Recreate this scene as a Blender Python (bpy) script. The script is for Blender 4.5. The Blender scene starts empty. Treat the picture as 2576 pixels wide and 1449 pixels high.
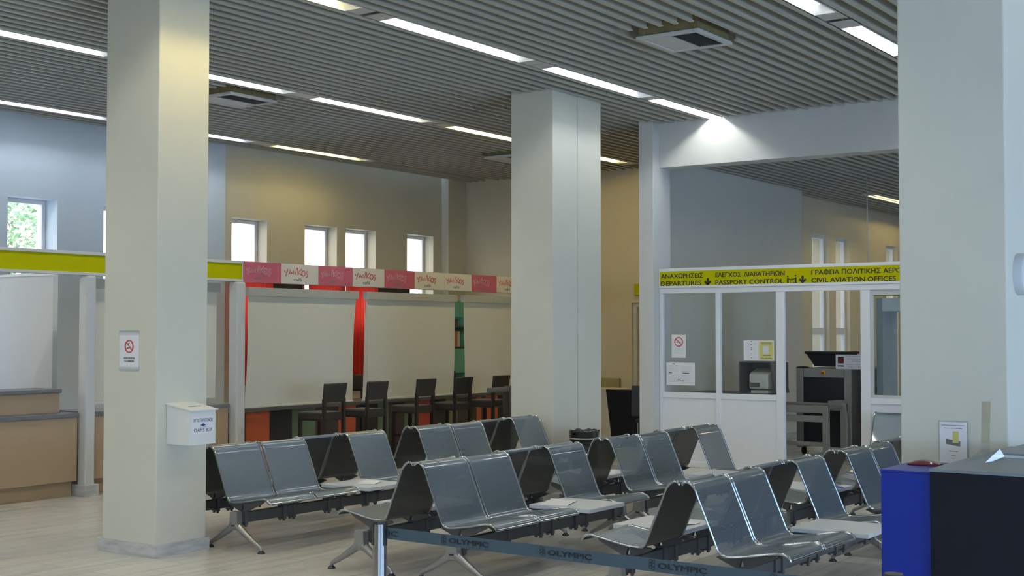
import bpy, bmesh, math, random
from mathutils import Vector, Matrix
random.seed(7)
C = bpy.context.scene.collection
SC = bpy.context.scene

# ------------------------------------------------------------------ camera
cam = bpy.data.cameras.new('camera')
cam.sensor_width = 36.0
cam.lens = 36.0 * 3313.1 / 2576.0
cam.clip_start, cam.clip_end = 0.05, 300
camo = bpy.data.objects.new('camera', cam)
C.objects.link(camo)
YAW, PITCH = math.radians(34.807), math.radians(1.887)
fw = Vector((math.cos(YAW) * math.cos(PITCH), math.sin(YAW) * math.cos(PITCH), math.sin(PITCH)))
rt = Vector((math.sin(YAW), -math.cos(YAW), 0))
up = rt.cross(fw)
camo.matrix_world = Matrix(((rt.x, up.x, -fw.x, 0), (rt.y, up.y, -fw.y, 0), (rt.z, up.z, -fw.z, 1.70), (0, 0, 0, 1)))
SC.camera = camo

# ------------------------------------------------------------------ sky, daylight, exposure
SKY_STRENGTH = 9.6
TUBE = 80.0
world = bpy.data.worlds.new('sky')
SC.world = world
world.use_nodes = True
wn = world.node_tree
wn.nodes.clear()
wo = wn.nodes.new('ShaderNodeOutputWorld')
wb = wn.nodes.new('ShaderNodeBackground')
wr = wn.nodes.new('ShaderNodeValToRGB')
wx = wn.nodes.new('ShaderNodeSeparateXYZ')
wc = wn.nodes.new('ShaderNodeTexCoord')
wn.links.new(wc.outputs['Generated'], wx.inputs[0])
wn.links.new(wx.outputs['Z'], wr.inputs[0])
wr.color_ramp.elements[0].color = (0.48, 0.69, 1.0, 1)
wr.color_ramp.elements[1].color = (0.38, 0.61, 1.0, 1)
# hazy white toward +Y, clearer blue toward the other side
hz = wn.nodes.new('ShaderNodeMapRange')
hz.inputs[1].default_value, hz.inputs[2].default_value = -0.15, 0.45
hz.interpolation_type = 'SMOOTHSTEP'
hm = wn.nodes.new('ShaderNodeMix')
hm.data_type = 'RGBA'
wn.links.new(wx.outputs['Y'], hz.inputs[0])
wn.links.new(hz.outputs[0], hm.inputs[0])
wn.links.new(wr.outputs[0], hm.inputs[6])
hm.inputs[7].default_value = (0.36, 0.335, 0.315, 1)
wn.links.new(hm.outputs[2], wb.inputs[0])
wb.inputs[1].default_value = SKY_STRENGTH
wn.links.new(wb.outputs[0], wo.inputs[0])
SC.view_settings.view_transform = 'Standard'
SC.view_settings.look = 'None'
SC.view_settings.gamma = 1.0
SC.view_settings.use_curve_mapping = False
SC.view_settings.exposure = 0.14


def portal(name, loc, rot, sx, sy):
    l = bpy.data.lights.new(name, 'AREA')
    l.shape = 'RECTANGLE'
    l.size, l.size_y = sx, sy
    l.cycles.is_portal = True
    o = bpy.data.objects.new(name, l)
    o.location = loc
    o.rotation_euler = rot
    C.objects.link(o)


portal('daylight_right', (3.0, -5.95, 1.5), (math.radians(-90), 0, 0), 14.0, 1.6)
portal('added_daylight_passage', (18.75, -5.95, 1.65), (math.radians(-90), 0, 0), 3.5, 1.9)  # for the extra opening added to brighten the passage wall
portal('daylight_side', (6.35, 13.48, 2.0), (0, math.radians(-90), 0), 1.2, 1.15)
portal('daylight_back', (-5.95, -2.2, 1.95), (0, math.radians(-90), 0), 2.5, 5.6)


# ------------------------------------------------------------------ helpers
class MB:
    def __init__(s):
        s.bm = bmesh.new()

    def box(s, x0, x1, y0, y1, z0, z1):
        v = [s.bm.verts.new((x, y, z)) for z in (z0, z1) for y in (y0, y1) for x in (x0, x1)]
        for f in ((0, 2, 3, 1), (4, 5, 7, 6), (0, 1, 5, 4), (2, 6, 7, 3), (0, 4, 6, 2), (1, 3, 7, 5)):
            s.bm.faces.new([v[i] for i in f])
        return s

    def hexa(s, bot, top):
        v = [s.bm.verts.new(p) for p in list(bot) + list(top)]
        n = len(bot)
        s.bm.faces.new([v[i] for i in reversed(range(n))])
        s.bm.faces.new([v[n + i] for i in range(n)])
        for i in range(n):
            j = (i + 1) % n
            s.bm.faces.new([v[i], v[j], v[n + j], v[n + i]])
        return s

    def loft(s, rings, cap=True):
        vs = [[s.bm.verts.new(p) for p in r] for r in rings]
        n = len(vs[0])
        for a, b in zip(vs[:-1], vs[1:]):
            for i in range(n):
                j = (i + 1) % n
                s.bm.faces.new([a[i], a[j], b[j], b[i]])
        if cap:
            s.bm.faces.new(list(reversed(vs[0])))
            s.bm.faces.new(vs[-1])
        return s

    def tube(s, path, r, n=8, sx=1.0):
        P = [Vector(p) for p in path]
        R = r if isinstance(r, (list, tuple)) else [r] * len(P)
        rings = []
        u = None
        for i, p in enumerate(P):
            t = (P[min(i + 1, len(P) - 1)] - P[max(i - 1, 0)]).normalized()
            if u is None:
                a = Vector((1, 0, 0)) if abs(t.x) < 0.9 else Vector((0, 1, 0))
                u = (a - t * a.dot(t)).normalized()
            else:
                u = (u - t * u.dot(t)).normalized()
            w = t.cross(u)
            rings.append([p + u * (R[i] * sx * math.cos(2 * math.pi * k / n)) + w * (R[i] * math.sin(2 * math.pi * k / n)) for k in range(n)])
        return s.loft(rings)

    def lathe(s, prof, c, n=24):
        rings = [[(c[0] + r * math.cos(2 * math.pi * k / n), c[1] + r * math.sin(2 * math.pi * k / n), c[2] + z) for k in range(n)] for r, z in prof]
        return s.loft(rings)

    def torus(s, c, R, r, ax, ay, n=20, m=6):
        rings = []
        az = Vector(ax).cross(Vector(ay))
        vs = []
        for i in range(n):
            a = 2 * math.pi * i / n
            d = Vector(ax) * math.cos(a) + Vector(ay) * math.sin(a)
            vs.append([s.bm.verts.new(Vector(c) + d * (R + r * math.cos(2 * math.pi * k / m)) + az * (r * math.sin(2 * math.pi * k / m))) for k in range(m)])
        for i in range(n):
            for k in range(m):
                s.bm.faces.new([vs[i][k], vs[(i + 1) % n][k], vs[(i + 1) % n][(k + 1) % m], vs[i][(k + 1) % m]])
        return s

    def sheet(s, prof, x0, x1, th):
        # prof: list of (d, z); surface in y=-d; thickness below
        P = [Vector((0, -d, z)) for d, z in prof]
        rings = []
        for i, p in enumerate(P):
            t = (P[min(i + 1, len(P) - 1)] - P[max(i - 1, 0)]).normalized()
            nrm = Vector((0, -t.z, t.y))
            q = p + nrm * th
            rings.append([(x0, p.y, p.z), (x1, p.y, p.z), (x1, q.y, q.z), (x0, q.y, q.z)])
        return s.loft(rings)

    def quad(s, a, b, c, d):
        s.bm.faces.new([s.bm.verts.new(p) for p in (a, b, c, d)])
        return s

    def build(s, name, mat, parent=None, smooth=False, bevel=0.0, seg=2):
        bmesh.ops.recalc_face_normals(s.bm, faces=s.bm.faces)
        me = bpy.data.meshes.new(name)
        s.bm.to_mesh(me)
        s.bm.free()
        me.materials.append(mat)
        if smooth:
            for p in me.polygons:
                p.use_smooth = True
        o = bpy.data.objects.new(name, me)
        C.objects.link(o)
        if parent:
            o.parent = parent
        if bevel:
            m = o.modifiers.new('bevel', 'BEVEL')
            m.width, m.segments, m.limit_method = bevel, seg, 'ANGLE'
        if smooth:
            m = o.modifiers.new('edges', 'EDGE_SPLIT')
            m.split_angle = math.radians(40)
        return o


def tag(o, label, cat, group=None):
    o['label'] = label
    o['category'] = cat
    if group:
        o['group'] = group
    return o


def thing(name, label, cat, loc=(0, 0, 0), rz=0.0, group=None):
    o = bpy.data.objects.new(name, None)
    o.empty_display_size = 0.1
    C.objects.link(o)
    o.location = loc
    o.rotation_euler = (0, 0, rz)
    return tag(o, label, cat, group)


def struct(o):
    o['kind'] = 'structure'
    return o


KIDS = {}


def kids(root):
    return [x for x in C.objects if x.parent is root]


def dup(root, loc, rz, label, group):
    r = root.copy()
    C.objects.link(r)
    r.location = loc
    r.rotation_euler = (0, 0, rz)
    tag(r, label, root['category'], group)
    for ch in kids(root):
        c = ch.copy()
        C.objects.link(c)
        c.parent = r
        for g in kids(ch):
            d = g.copy()
            C.objects.link(d)
            d.parent = c
    return r


def smooth_path(P, k=5):
    out = []
    n = len(P)
    for i in range(n - 1):
        p0, p1, p2, p3 = P[max(i - 1, 0)], P[i], P[i + 1], P[min(i + 2, n - 1)]
        for j in range(k):
            t = j / k
            out.append(tuple(0.5 * (2 * b + (c - a) * t + (2 * a - 5 * b + 4 * c - d) * t * t + (3 * b - a - 3 * c + d) * t ** 3) for a, b, c, d in zip(p0, p1, p2, p3)))
    out.append(tuple(P[-1]))
    return out


# ------------------------------------------------------------------ materials
def mat(name, col, rough=0.5, metal=0.0, var=0.04, scale=8.0, bump=0.0, spec=0.5, coat=0.0, see=0.0, stretch=(1, 1, 1), holes=0.0):
    m = bpy.data.materials.new(name)
    m.use_nodes = True
    nt = m.node_tree
    b = nt.nodes['Principled BSDF']
    tc = nt.nodes.new('ShaderNodeTexCoord')
    mp = nt.nodes.new('ShaderNodeMapping')
    mp.inputs['Scale'].default_value = stretch
    nz = nt.nodes.new('ShaderNodeTexNoise')
    nz.inputs['Scale'].default_value = scale
    nz.inputs['Detail'].default_value = 3
    nt.links.new(tc.outputs['Object'], mp.inputs[0])
    nt.links.new(mp.outputs[0], nz.inputs['Vector'])
    rp = nt.nodes.new('ShaderNodeValToRGB')
    rp.color_ramp.elements[0].position = 0.3
    rp.color_ramp.elements[1].position = 0.7
    rp.color_ramp.elements[0].color = tuple(max(0, c * (1 - var)) for c in col) + (1,)
    rp.color_ramp.elements[1].color = tuple(min(1, c * (1 + var)) for c in col) + (1,)
    nt.links.new(nz.outputs['Fac'], rp.inputs[0])
    nt.links.new(rp.outputs[0], b.inputs['Base Color'])
    b.inputs['Roughness'].default_value = rough
    b.inputs['Metallic'].default_value = metal
    b.inputs['Specular IOR Level'].default_value = spec
    b.inputs['Coat Weight'].default_value = coat
    if bump:
        bp = nt.nodes.new('ShaderNodeBump')
        bp.inputs['Strength'].default_value = bump
        bp.inputs['Distance'].default_value = 0.01
        nt.links.new(nz.outputs['Fac'], bp.inputs['Height'])
        nt.links.new(bp.outputs[0], b.inputs['Normal'])
    if holes:
        uv = nt.nodes.new('ShaderNodeUVMap')
        sc = nt.nodes.new('ShaderNodeVectorMath')
        sc.operation = 'SCALE'
        sc.inputs['Scale'].default_value = 1.0 / 0.0075
        fr = nt.nodes.new('ShaderNodeVectorMath')
        fr.operation = 'FRACTION'
        sb = nt.nodes.new('ShaderNodeVectorMath')
        sb.operation = 'SUBTRACT'
        sb.inputs[1].default_value = (0.5, 0.5, 0.0)
        ln = nt.nodes.new('ShaderNodeVectorMath')
        ln.operation = 'LENGTH'
        lt = nt.nodes.new('ShaderNodeMath')
        lt.operation = 'LESS_THAN'
        lt.inputs[1].default_value = holes
        tr = nt.nodes.new('ShaderNodeBsdfTransparent')
        mx = nt.nodes.new('ShaderNodeMixShader')
        nt.links.new(uv.outputs[0], sc.inputs[0])
        nt.links.new(sc.outputs[0], fr.inputs[0])
        nt.links.new(fr.outputs[0], sb.inputs[0])
        nt.links.new(sb.outputs[0], ln.inputs[0])
        nt.links.new(ln.outputs['Value'], lt.inputs[0])
        nt.links.new(lt.outputs[0], mx.inputs[0])
        nt.links.new(b.outputs[0], mx.inputs[1])
        nt.links.new(tr.outputs[0], mx.inputs[2])
        nt.links.new(mx.outputs[0], nt.nodes['Material Output'].inputs[0])
    if see:
        tr = nt.nodes.new('ShaderNodeBsdfTransparent')
        mx = nt.nodes.new('ShaderNodeMixShader')
        mx.inputs[0].default_value = see
        nt.links.new(b.outputs[0], mx.inputs[1])
        nt.links.new(tr.outputs[0], mx.inputs[2])
        nt.links.new(mx.outputs[0], nt.nodes['Material Output'].inputs[0])
    return m


def emit(name, col, strength):
    m = bpy.data.materials.new(name)
    m.use_nodes = True
    nt = m.node_tree
    nt.nodes.clear()
    e = nt.nodes.new('ShaderNodeEmission')
    e.inputs[0].default_value = (*col, 1)
    e.inputs[1].default_value = strength
    o = nt.nodes.new('ShaderNodeOutputMaterial')
    nt.links.new(e.outputs[0], o.inputs[0])
    return m


def glass_mat(name, tint=(0.97, 0.99, 0.98), refl=0.08):
    m = bpy.data.materials.new(name)
    m.use_nodes = True
    nt = m.node_tree
    nt.nodes.clear()
    t = nt.nodes.new('ShaderNodeBsdfTransparent')
    t.inputs[0].default_value = (*tint, 1)
    g = nt.nodes.new('ShaderNodeBsdfGlossy')
    g.inputs['Roughness'].default_value = 0.02
    lw = nt.nodes.new('ShaderNodeLayerWeight')
    pw = nt.nodes.new('ShaderNodeMath')
    pw.operation = 'POWER'
    pw.inputs[1].default_value = 4.0
    f = nt.nodes.new('ShaderNodeMath')
    f.operation = 'MULTIPLY_ADD'
    f.inputs[1].default_value = 0.6
    f.inputs[2].default_value = refl * 0.4
    nt.links.new(lw.outputs['Facing'], pw.inputs[0])
    nt.links.new(pw.outputs[0], f.inputs[0])
    x = nt.nodes.new('ShaderNodeMixShader')
    o = nt.nodes.new('ShaderNodeOutputMaterial')
    nt.links.new(f.outputs[0], x.inputs[0])
    nt.links.new(t.outputs[0], x.inputs[1])
    nt.links.new(g.outputs[0], x.inputs[2])
    nt.links.new(x.outputs[0], o.inputs[0])
    return m


def curtain_mat(name, col):
    m = bpy.data.materials.new(name)
    m.use_nodes = True
    nt = m.node_tree
    nt.nodes.clear()
    d = nt.nodes.new('ShaderNodeBsdfDiffuse')
    t = nt.nodes.new('ShaderNodeBsdfTranslucent')
    w = nt.nodes.new('ShaderNodeTexNoise')
    w.inputs['Scale'].default_value = 30
    r = nt.nodes.new('ShaderNodeValToRGB')
    r.color_ramp.elements[0].color = tuple(c * 0.85 for c in col) + (1,)
    r.color_ramp.elements[1].color = (*col, 1)
    x = nt.nodes.new('ShaderNodeMixShader')
    x.inputs[0].default_value = 0.88
    o = nt.nodes.new('ShaderNodeOutputMaterial')
    nt.links.new(w.outputs['Fac'], r.inputs[0])
    nt.links.new(r.outputs[0], d.inputs[0])
    nt.links.new(r.outputs[0], t.inputs[0])
    nt.links.new(d.outputs[0], x.inputs[1])
    nt.links.new(t.outputs[0], x.inputs[2])
    nt.links.new(x.outputs[0], o.inputs[0])
    return m


def floor_mat():
    m = bpy.data.materials.new('stone_floor')
    m.use_nodes = True
    nt = m.node_tree
    b = nt.nodes['Principled BSDF']
    N = nt.nodes.new
    L = nt.links.new
    tc = N('ShaderNodeTexCoord')
    br = N('ShaderNodeTexBrick')
    br.offset = 0.5
    br.inputs['Scale'].default_value = 1.0
    br.inputs['Brick Width'].default_value = 0.60
    br.inputs['Row Height'].default_value = 0.30
    br.inputs['Mortar Size'].default_value = 0.0022
    br.inputs['Color1'].default_value = (0.0, 0.0, 0.0, 1)
    br.inputs['Color2'].default_value = (1, 1, 1, 1)
    br.inputs['Mortar'].default_value = (0.5, 0.5, 0.5, 1)
    L(tc.outputs['Object'], br.inputs['Vector'])
    mp = N('ShaderNodeMapping')
    mp.inputs['Scale'].default_value = (0.55, 5.5, 1)
    L(tc.outputs['Object'], mp.inputs[0])
    nz = N('ShaderNodeTexNoise')
    nz.inputs['Scale'].default_value = 1.6
    nz.inputs['Detail'].default_value = 5
    nz.inputs['Roughness'].default_value = 0.6
    L(mp.outputs[0], nz.inputs['Vector'])
    big = N('ShaderNodeTexNoise')
    big.inputs['Scale'].default_value = 0.5
    L(tc.outputs['Object'], big.inputs['Vector'])
    r1 = N('ShaderNodeValToRGB')
    e = r1.color_ramp.elements
    e[0].position, e[0].color = 0.32, (0.51, 0.50, 0.475, 1)
    e[1].position, e[1].color = 0.66, (0.66, 0.645, 0.60, 1)
    x = e.new(0.5)
    x.color = (0.615, 0.60, 0.56, 1)
    L(nz.outputs['Fac'], r1.inputs[0])
    mx = N('ShaderNodeMix')
    mx.data_type = 'RGBA'
    mx.blend_type = 'MULTIPLY'
    mx.inputs[0].default_value = 1.0
    r2 = N('ShaderNodeValToRGB')
    r2.color_ramp.elements[0].color = (0.92, 0.92, 0.925, 1)
    r2.color_ramp.elements[1].color = (1.0, 0.99, 0.96, 1)
    L(br.outputs['Color'], r2.inputs[0])
    L(r1.outputs[0], mx.inputs[6])
    L(r2.outputs[0], mx.inputs[7])
    m2 = N('ShaderNodeMix')
    m2.data_type = 'RGBA'
    L(br.outputs['Fac'], m2.inputs[0])
    L(mx.outputs[2], m2.inputs[6])
    m2.inputs[7].default_value = (0.34, 0.33, 0.31, 1)
    L(m2.outputs[2], b.inputs['Base Color'])
    rr = N('ShaderNodeMapRange')
    rr.inputs[3].default_value = 0.16
    rr.inputs[4].default_value = 0.34
    L(big.outputs['Fac'], rr.inputs[0])
    L(rr.outputs[0], b.inputs['Roughness'])
    return m


M = dict(
    wall=mat('cream_wall_paint', (0.60, 0.555, 0.435), 0.65, var=0.015, scale=3, bump=0.03),
    lamptintwall=mat('wall_paint_lamplight_tinted', (0.64, 0.57, 0.435), 0.65, var=0.015, scale=3, bump=0.03),  # yellow lamplight on the far walls is mixed into this colour
    daytintwall=mat('wall_paint_daylight_tinted', (0.62, 0.70, 0.79), 0.65, var=0.015, scale=3, bump=0.03),  # bluish daylight cast painted into the wall colour
    greywall=mat('grey_wall_paint', (0.60, 0.585, 0.52), 0.65, var=0.015, scale=3, bump=0.03),
    pillar=mat('pillar_paint', (0.64, 0.625, 0.535), 0.6, var=0.015, scale=3, bump=0.03),
    white=mat('white_paint', (0.60, 0.61, 0.60), 0.5, var=0.01),
    pvc=mat('white_pvc', (0.80, 0.81, 0.83), 0.35, var=0.01),
    floor=floor_mat(),
    marble=mat('grey_marble', (0.50, 0.50, 0.50), 0.25, var=0.18, scale=6, stretch=(1, 1, 5)),
    slat=mat('ceiling_slat_paint', (0.47, 0.455, 0.385), 0.5, var=0.02),
    deck=mat('ceiling_deck_paint', (0.22, 0.22, 0.21), 0.8, var=0.05),
    trough=mat('light_trough_white', (0.84, 0.85, 0.84), 0.3, var=0.01),
    cool=emit('cool_tube', (0.97, 0.97, 0.91), TUBE),
    warm=emit('warm_tube', (1.0, 0.80, 0.30), TUBE * 0.85),
    cooldim=emit('cool_tube_dimmed', (0.86, 0.93, 1.0), TUBE * 0.5),  # output lowered to keep the nearby pillar and wall from glaring
    warmdim=emit('warm_tube_dimmed', (1.0, 0.82, 0.34), TUBE * 0.34),  # output lowered to soften the hot spot on the cafe wall
    neutral=emit('neutral_tube', (1.0, 0.92, 0.70), TUBE),
    fibre=mat('fibre_board', (0.20, 0.17, 0.08), 0.9, var=0.15, scale=20),
    vent=mat('vent_grille', (0.10, 0.10, 0.10), 0.6),
    ventw=mat('vent_white', (0.55, 0.56, 0.55), 0.5, var=0.01),
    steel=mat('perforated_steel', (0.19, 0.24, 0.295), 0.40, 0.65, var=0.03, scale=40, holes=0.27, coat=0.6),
    chrome=mat('polished_steel_rim', (0.38, 0.42, 0.46), 0.22, 1.0, var=0.02),
    alu=mat('cast_aluminium', (0.33, 0.335, 0.335), 0.34, 0.75, var=0.04),
    beam=mat('dark_grey_beam', (0.085, 0.087, 0.090), 0.45, 0.2),
    rubber=mat('black_rubber', (0.015, 0.015, 0.015), 0.5),
    tabl=mat('pale_grey_laminate', (0.62, 0.65, 0.69), 0.35, var=0.015),
    paper=mat('white_paper', (0.78, 0.78, 0.80), 0.6, var=0.01),
    yellow=mat('yellow_sign', (0.44, 0.43, 0.0), 0.6, var=0.02, spec=0.08),
    ink=mat('black_ink', (0.015, 0.016, 0.02), 0.5),
    greyink=mat('grey_ink', (0.16, 0.16, 0.17), 0.6),
    red=mat('red_ink', (0.50, 0.06, 0.07), 0.5),
    pink=mat('pink_sign', (0.45, 0.10, 0.155), 0.45, var=0.03),
    pinkline=mat('pale_pink_line', (0.72, 0.55, 0.56), 0.5),
    cafered=mat('cafe_red_ink', (0.50, 0.13, 0.13), 0.5),
    cream=mat('cream_sign', (0.66, 0.63, 0.56), 0.45, var=0.02),
    blind=mat('blind_fabric', (0.68, 0.66, 0.57), 0.7, var=0.012, scale=60),
    blindbox=mat('blind_cassette', (0.42, 0.42, 0.385), 0.5),
    darkrail=mat('dark_rail', (0.07, 0.07, 0.065), 0.4),
    curtain=curtain_mat('red_curtain', (0.97, 0.26, 0.22)),
    teal=mat('teal_paint', (0.17, 0.52, 0.43), 0.5),
    black=mat('black_panel', (0.018, 0.017, 0.02), 0.45),
    orange=mat('orange_panel', (0.42, 0.085, 0.03), 0.5),
    redpan=mat('red_panel', (0.35, 0.05, 0.035), 0.5),
    green=mat('green_panel', (0.10, 0.15, 0.085), 0.5),
    olive=mat('olive_panel', (0.16, 0.17, 0.06), 0.5),
    brownp=mat('brown_panel', (0.05, 0.038, 0.035), 0.5),
    leather=mat('black_leather', (0.022, 0.020, 0.018), 0.42, var=0.1, scale=50, bump=0.1),
    wood=mat('dark_wood', (0.018, 0.013, 0.012), 0.4, var=0.2, scale=20, stretch=(1, 1, 0.1)),
    lam=mat('beige_laminate', (0.40, 0.29, 0.185), 0.45, var=0.02),
    ledge=mat('grey_ledge', (0.13, 0.135, 0.145), 0.4),
    boxw=mat('white_box', (0.74, 0.75, 0.73), 0.4, var=0.01),
    blue=mat('blue_laminate', (0.008, 0.026, 0.26), 0.45, var=0.02, spec=0.25),
    navy=mat('navy_laminate', (0.007, 0.009, 0.015), 0.55, var=0.03, spec=0.2),
    gtop=mat('grey_counter_top', (0.17, 0.20, 0.23), 0.4, var=0.03),
    belt=mat('blue_grey_webbing', (0.050, 0.080, 0.100), 0.7, var=0.05, scale=90),
    maroon=mat('maroon_gloss', (0.13, 0.008, 0.02), 0.18, coat=0.5),
    scanner=mat('scanner_grey', (0.27, 0.265, 0.245), 0.5, var=0.03),
    scandark=mat('scanner_side', (0.10, 0.09, 0.085), 0.5),
    archm=mat('arch_blue_grey', (0.48, 0.58, 0.66), 0.4),
    archd=mat('arch_dark_side', (0.20, 0.27, 0.32), 0.4),
    crt=mat('computer_cream', (0.62, 0.60, 0.52), 0.5),
    ytan=mat('tan_strip', (0.52, 0.45, 0.30), 0.5),
    bag=mat('black_bag', (0.012, 0.012, 0.014), 0.3, var=0.3, scale=30, bump=0.4),
    orangebox=mat('orange_box', (0.75, 0.16, 0.02), 0.4),
    wicker=mat('wicker', (0.16, 0.10, 0.05), 0.8, var=0.5, scale=60),
    beige=mat('outside_render', (0.12, 0.075, 0.046), 0.9),
    concrete=mat('outside_paving', (0.42, 0.40, 0.37), 0.9),
    leaf=mat('leaves', (0.20, 0.27, 0.10), 0.6, var=0.5, scale=1.5),
    bark=mat('bark', (0.10, 0.075, 0.05), 0.9, var=0.4, scale=10),
    door=mat('door_paint', (0.62, 0.58, 0.48), 0.5),
    glass=glass_mat('pane_glass'),
    clear=glass_mat('clear_plastic', (0.93, 0.95, 0.97)),
    yelpap=mat('yellow_paper', (0.58, 0.56, 0.18), 0.6),
    stopb=mat('stop_button_red', (0.45, 0.02, 0.01), 0.4),
    stopy=mat('stop_button_yellow', (0.65, 0.45, 0.01), 0.4),
    bluepap=mat('blue_brochure', (0.02, 0.07, 0.30), 0.4),
    darkblue=mat('dark_blue_fabric', (0.02, 0.025, 0.05), 0.6),
    pole=mat('chrome_post', (0.36, 0.36, 0.36), 0.14, 1.0, var=0.02),
    olivebox=mat('olive_box', (0.36, 0.31, 0.14), 0.6),
    cover=mat('grey_cover_strip', (0.50, 0.51, 0.50), 0.4, var=0.02),
    under=mat('shade_toned_underside', (0.10, 0.098, 0.088), 0.42, 0.6, holes=0.27),  # darker steel paints in the shade between the back-to-back seats
    plate=mat('dark_plate', (0.03, 0.03, 0.035), 0.35),
)


# ------------------------------------------------------------------ lettering
def text(name, body, pos, right, upv, cap, m, parent, width=None, bold=0.0, align='LEFT', depth=0.0006, shear=0.0):
    """flat raised lettering: pos = lower-left (or centre) of the baseline, cap = height of a capital"""
    body = body.translate(str.maketrans('ΑΒΕΖΗΙΚΜΝΟΡΤΥΧ', 'ABEZHIKMNOPTYX'))   # shared letter shapes
    phi = body.find('Φ')
    bar = None
    if phi >= 0:     # the letter is an O crossed by an upright
        body = body.replace('Φ', 'O')
        bar = []
        for part in (body[:phi] + 'O', 'O'):
            q = bpy.data.curves.new('q', 'FONT')
            q.body = part
            qo = bpy.data.objects.new('q', q)
            C.objects.link(qo)
            qm = bpy.data.meshes.new_from_object(qo.evaluated_get(bpy.context.evaluated_depsgraph_get()))
            bpy.data.objects.remove(qo)
            xq = [v.co.x for v in qm.vertices]
            bar += [max(xq), max(xq) - min(xq)]
    c = bpy.data.curves.new(name, 'FONT')
    c.body = body
    c.align_x = align
    c.extrude = 0.001
    c.shear = shear
    c.resolution_u = 3
    o = bpy.data.objects.new(name, c)
    C.objects.link(o)
    dg = bpy.context.evaluated_depsgraph_get()
    me = bpy.data.meshes.new_from_object(o.evaluated_get(dg))
    bpy.data.objects.remove(o)
    s = cap / 0.73
    xs = [v.co.x for v in me.vertices]
    sx = s if width is None else width / (max(xs) - min(xs))
    x0 = min(xs) if align == 'LEFT' else (min(xs) + max(xs)) / 2
    R, U = Vector(right).normalized(), Vector(upv).normalized()
    Nn = R.cross(U)
    for v in me.vertices:
        v.co = Vector(pos) + R * ((v.co.x - x0) * sx) + U * (v.co.y * s) + Nn * (depth if v.co.z > 0 else 0.0)
    if bar:
        cxx = bar[0] - bar[3] / 2
        bb = bmesh.new()
        bb.from_mesh(me)
        h = .045
        q = [Vector(pos) + R * ((cxx + a - x0) * sx) + U * (y * s) for a, y in ((-h, -.05), (h, -.05), (h, .78), (-h, .78))]
        vs = [bb.verts.new(p + Nn * k) for k in (0, depth) for p in q]
        for f in ((3, 2, 1, 0), (4, 5, 6, 7), (0, 1, 5, 4), (1, 2, 6, 5), (2, 3, 7, 6), (3, 0, 4, 7)):
            bb.faces.new([vs[i] for i in f])
        bb.to_mesh(me)
        bb.free()
    if bold:   # heavier weight: the same glyphs laid again a hair to each side
        bb = bmesh.new()
        k = bold * s
        for di, (dx, dy) in enumerate(((0, 0), (k, 0), (-k, 0), (0, k * .6), (0, -k * .6))):
            m2 = me.copy()
            for v in m2.vertices:
                v.co += R * dx + U * dy + Nn * (di * 0.00015)
            bb.from_mesh(m2)
            bpy.data.meshes.remove(m2)
        bb.to_mesh(me)
        bb.free()
    me.materials.clear()
    me.materials.append(m)
    o = bpy.data.objects.new(name, me)
    C.objects.link(o)
    if parent:
        o.parent = parent
    return o


def merge_text(name, m, parent, items):
    """several lines of lettering in one mesh; items: dicts for text()"""
    obs = [text(parent=None, m=m, **i) for i in items]
    b = MB()
    for o in obs:
        b.bm.from_mesh(o.data)
        bpy.data.objects.remove(o)
    return b.build(name, m, parent)


def strokes(b, lines, pos, R, U, w, th):
    """flat pen strokes as ribbons"""
    R, U = Vector(R).normalized(), Vector(U).normalized()
    Nn = R.cross(U)
    th0 = th
    for li, L in enumerate(lines):
        th = th0 + li * 0.00025     # each stroke lies a hair over the one before
        P = [Vector(pos) + R * x + U * y for x, y in L]
        rings = []
        for i, p in enumerate(P):
            t = (P[min(i + 1, len(P) - 1)] - P[max(i - 1, 0)]).normalized()
            s = Nn.cross(t) * (w / 2)
            rings.append([p - s, p + s, p + s + Nn * th, p - s + Nn * th])
        b.loft(rings)


def bars(b, pos, R, U, rows, h, th=0.0005):
    """rows of tiny unreadable print: (x0, x1, y)"""
    R, U = Vector(R).normalized(), Vector(U).normalized()
    Nn = R.cross(U)
    for x0, x1, y in rows:
        q = [Vector(pos) + R * a + U * c for a, c in ((x0, y), (x1, y), (x1, y + h), (x0, y + h))]
        b.hexa(q, [p + Nn * th for p in q])


XR, YR, ZU = (1, 0, 0), (0, -1, 0), (0, 0, 1)     # lettering on -Y faces reads along +X; on -X faces along -Y

# ================================================================== STRUCTURE
CZ = 4.36          # underside of the slats in the hall
RZ = 4.00          # underside of the slats in the departures passage
XB = 14.90         # face of the beam and the departures partition
W1, W2 = 14.26, 18.85

struct(MB().box(-6, 32, -6, 14.6, -0.12, 0.0).build('floor', M['floor']))
struct(MB().box(-40, 70, 14.6, 70, -0.25, -0.13).build('ground', M['concrete']))


def wall_with_holes(name, axis, plane, thick, a0, a1, z0, z1, holes, m):
    """wall slab; axis 'x' runs along x at y=plane..plane+thick; holes: (a, b, zlo, zhi)"""
    b = MB()

    def bx(p, q, lo, hi):
        if q - p < 1e-4 or hi - lo < 1e-4:
            return
        if axis == 'x':
            b.box(p, q, plane, plane + thick, lo, hi)
        else:
            b.box(plane, plane + thick, p, q, lo, hi)
    cur = a0
    for (p, q, lo, hi) in sorted(holes):
        bx(cur, p, z0, z1)
        bx(p, q, z0, lo)
        bx(p, q, hi, z1)
        cur = q
    bx(cur, a1, z0, z1)
    return struct(b.build(name, m))


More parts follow.
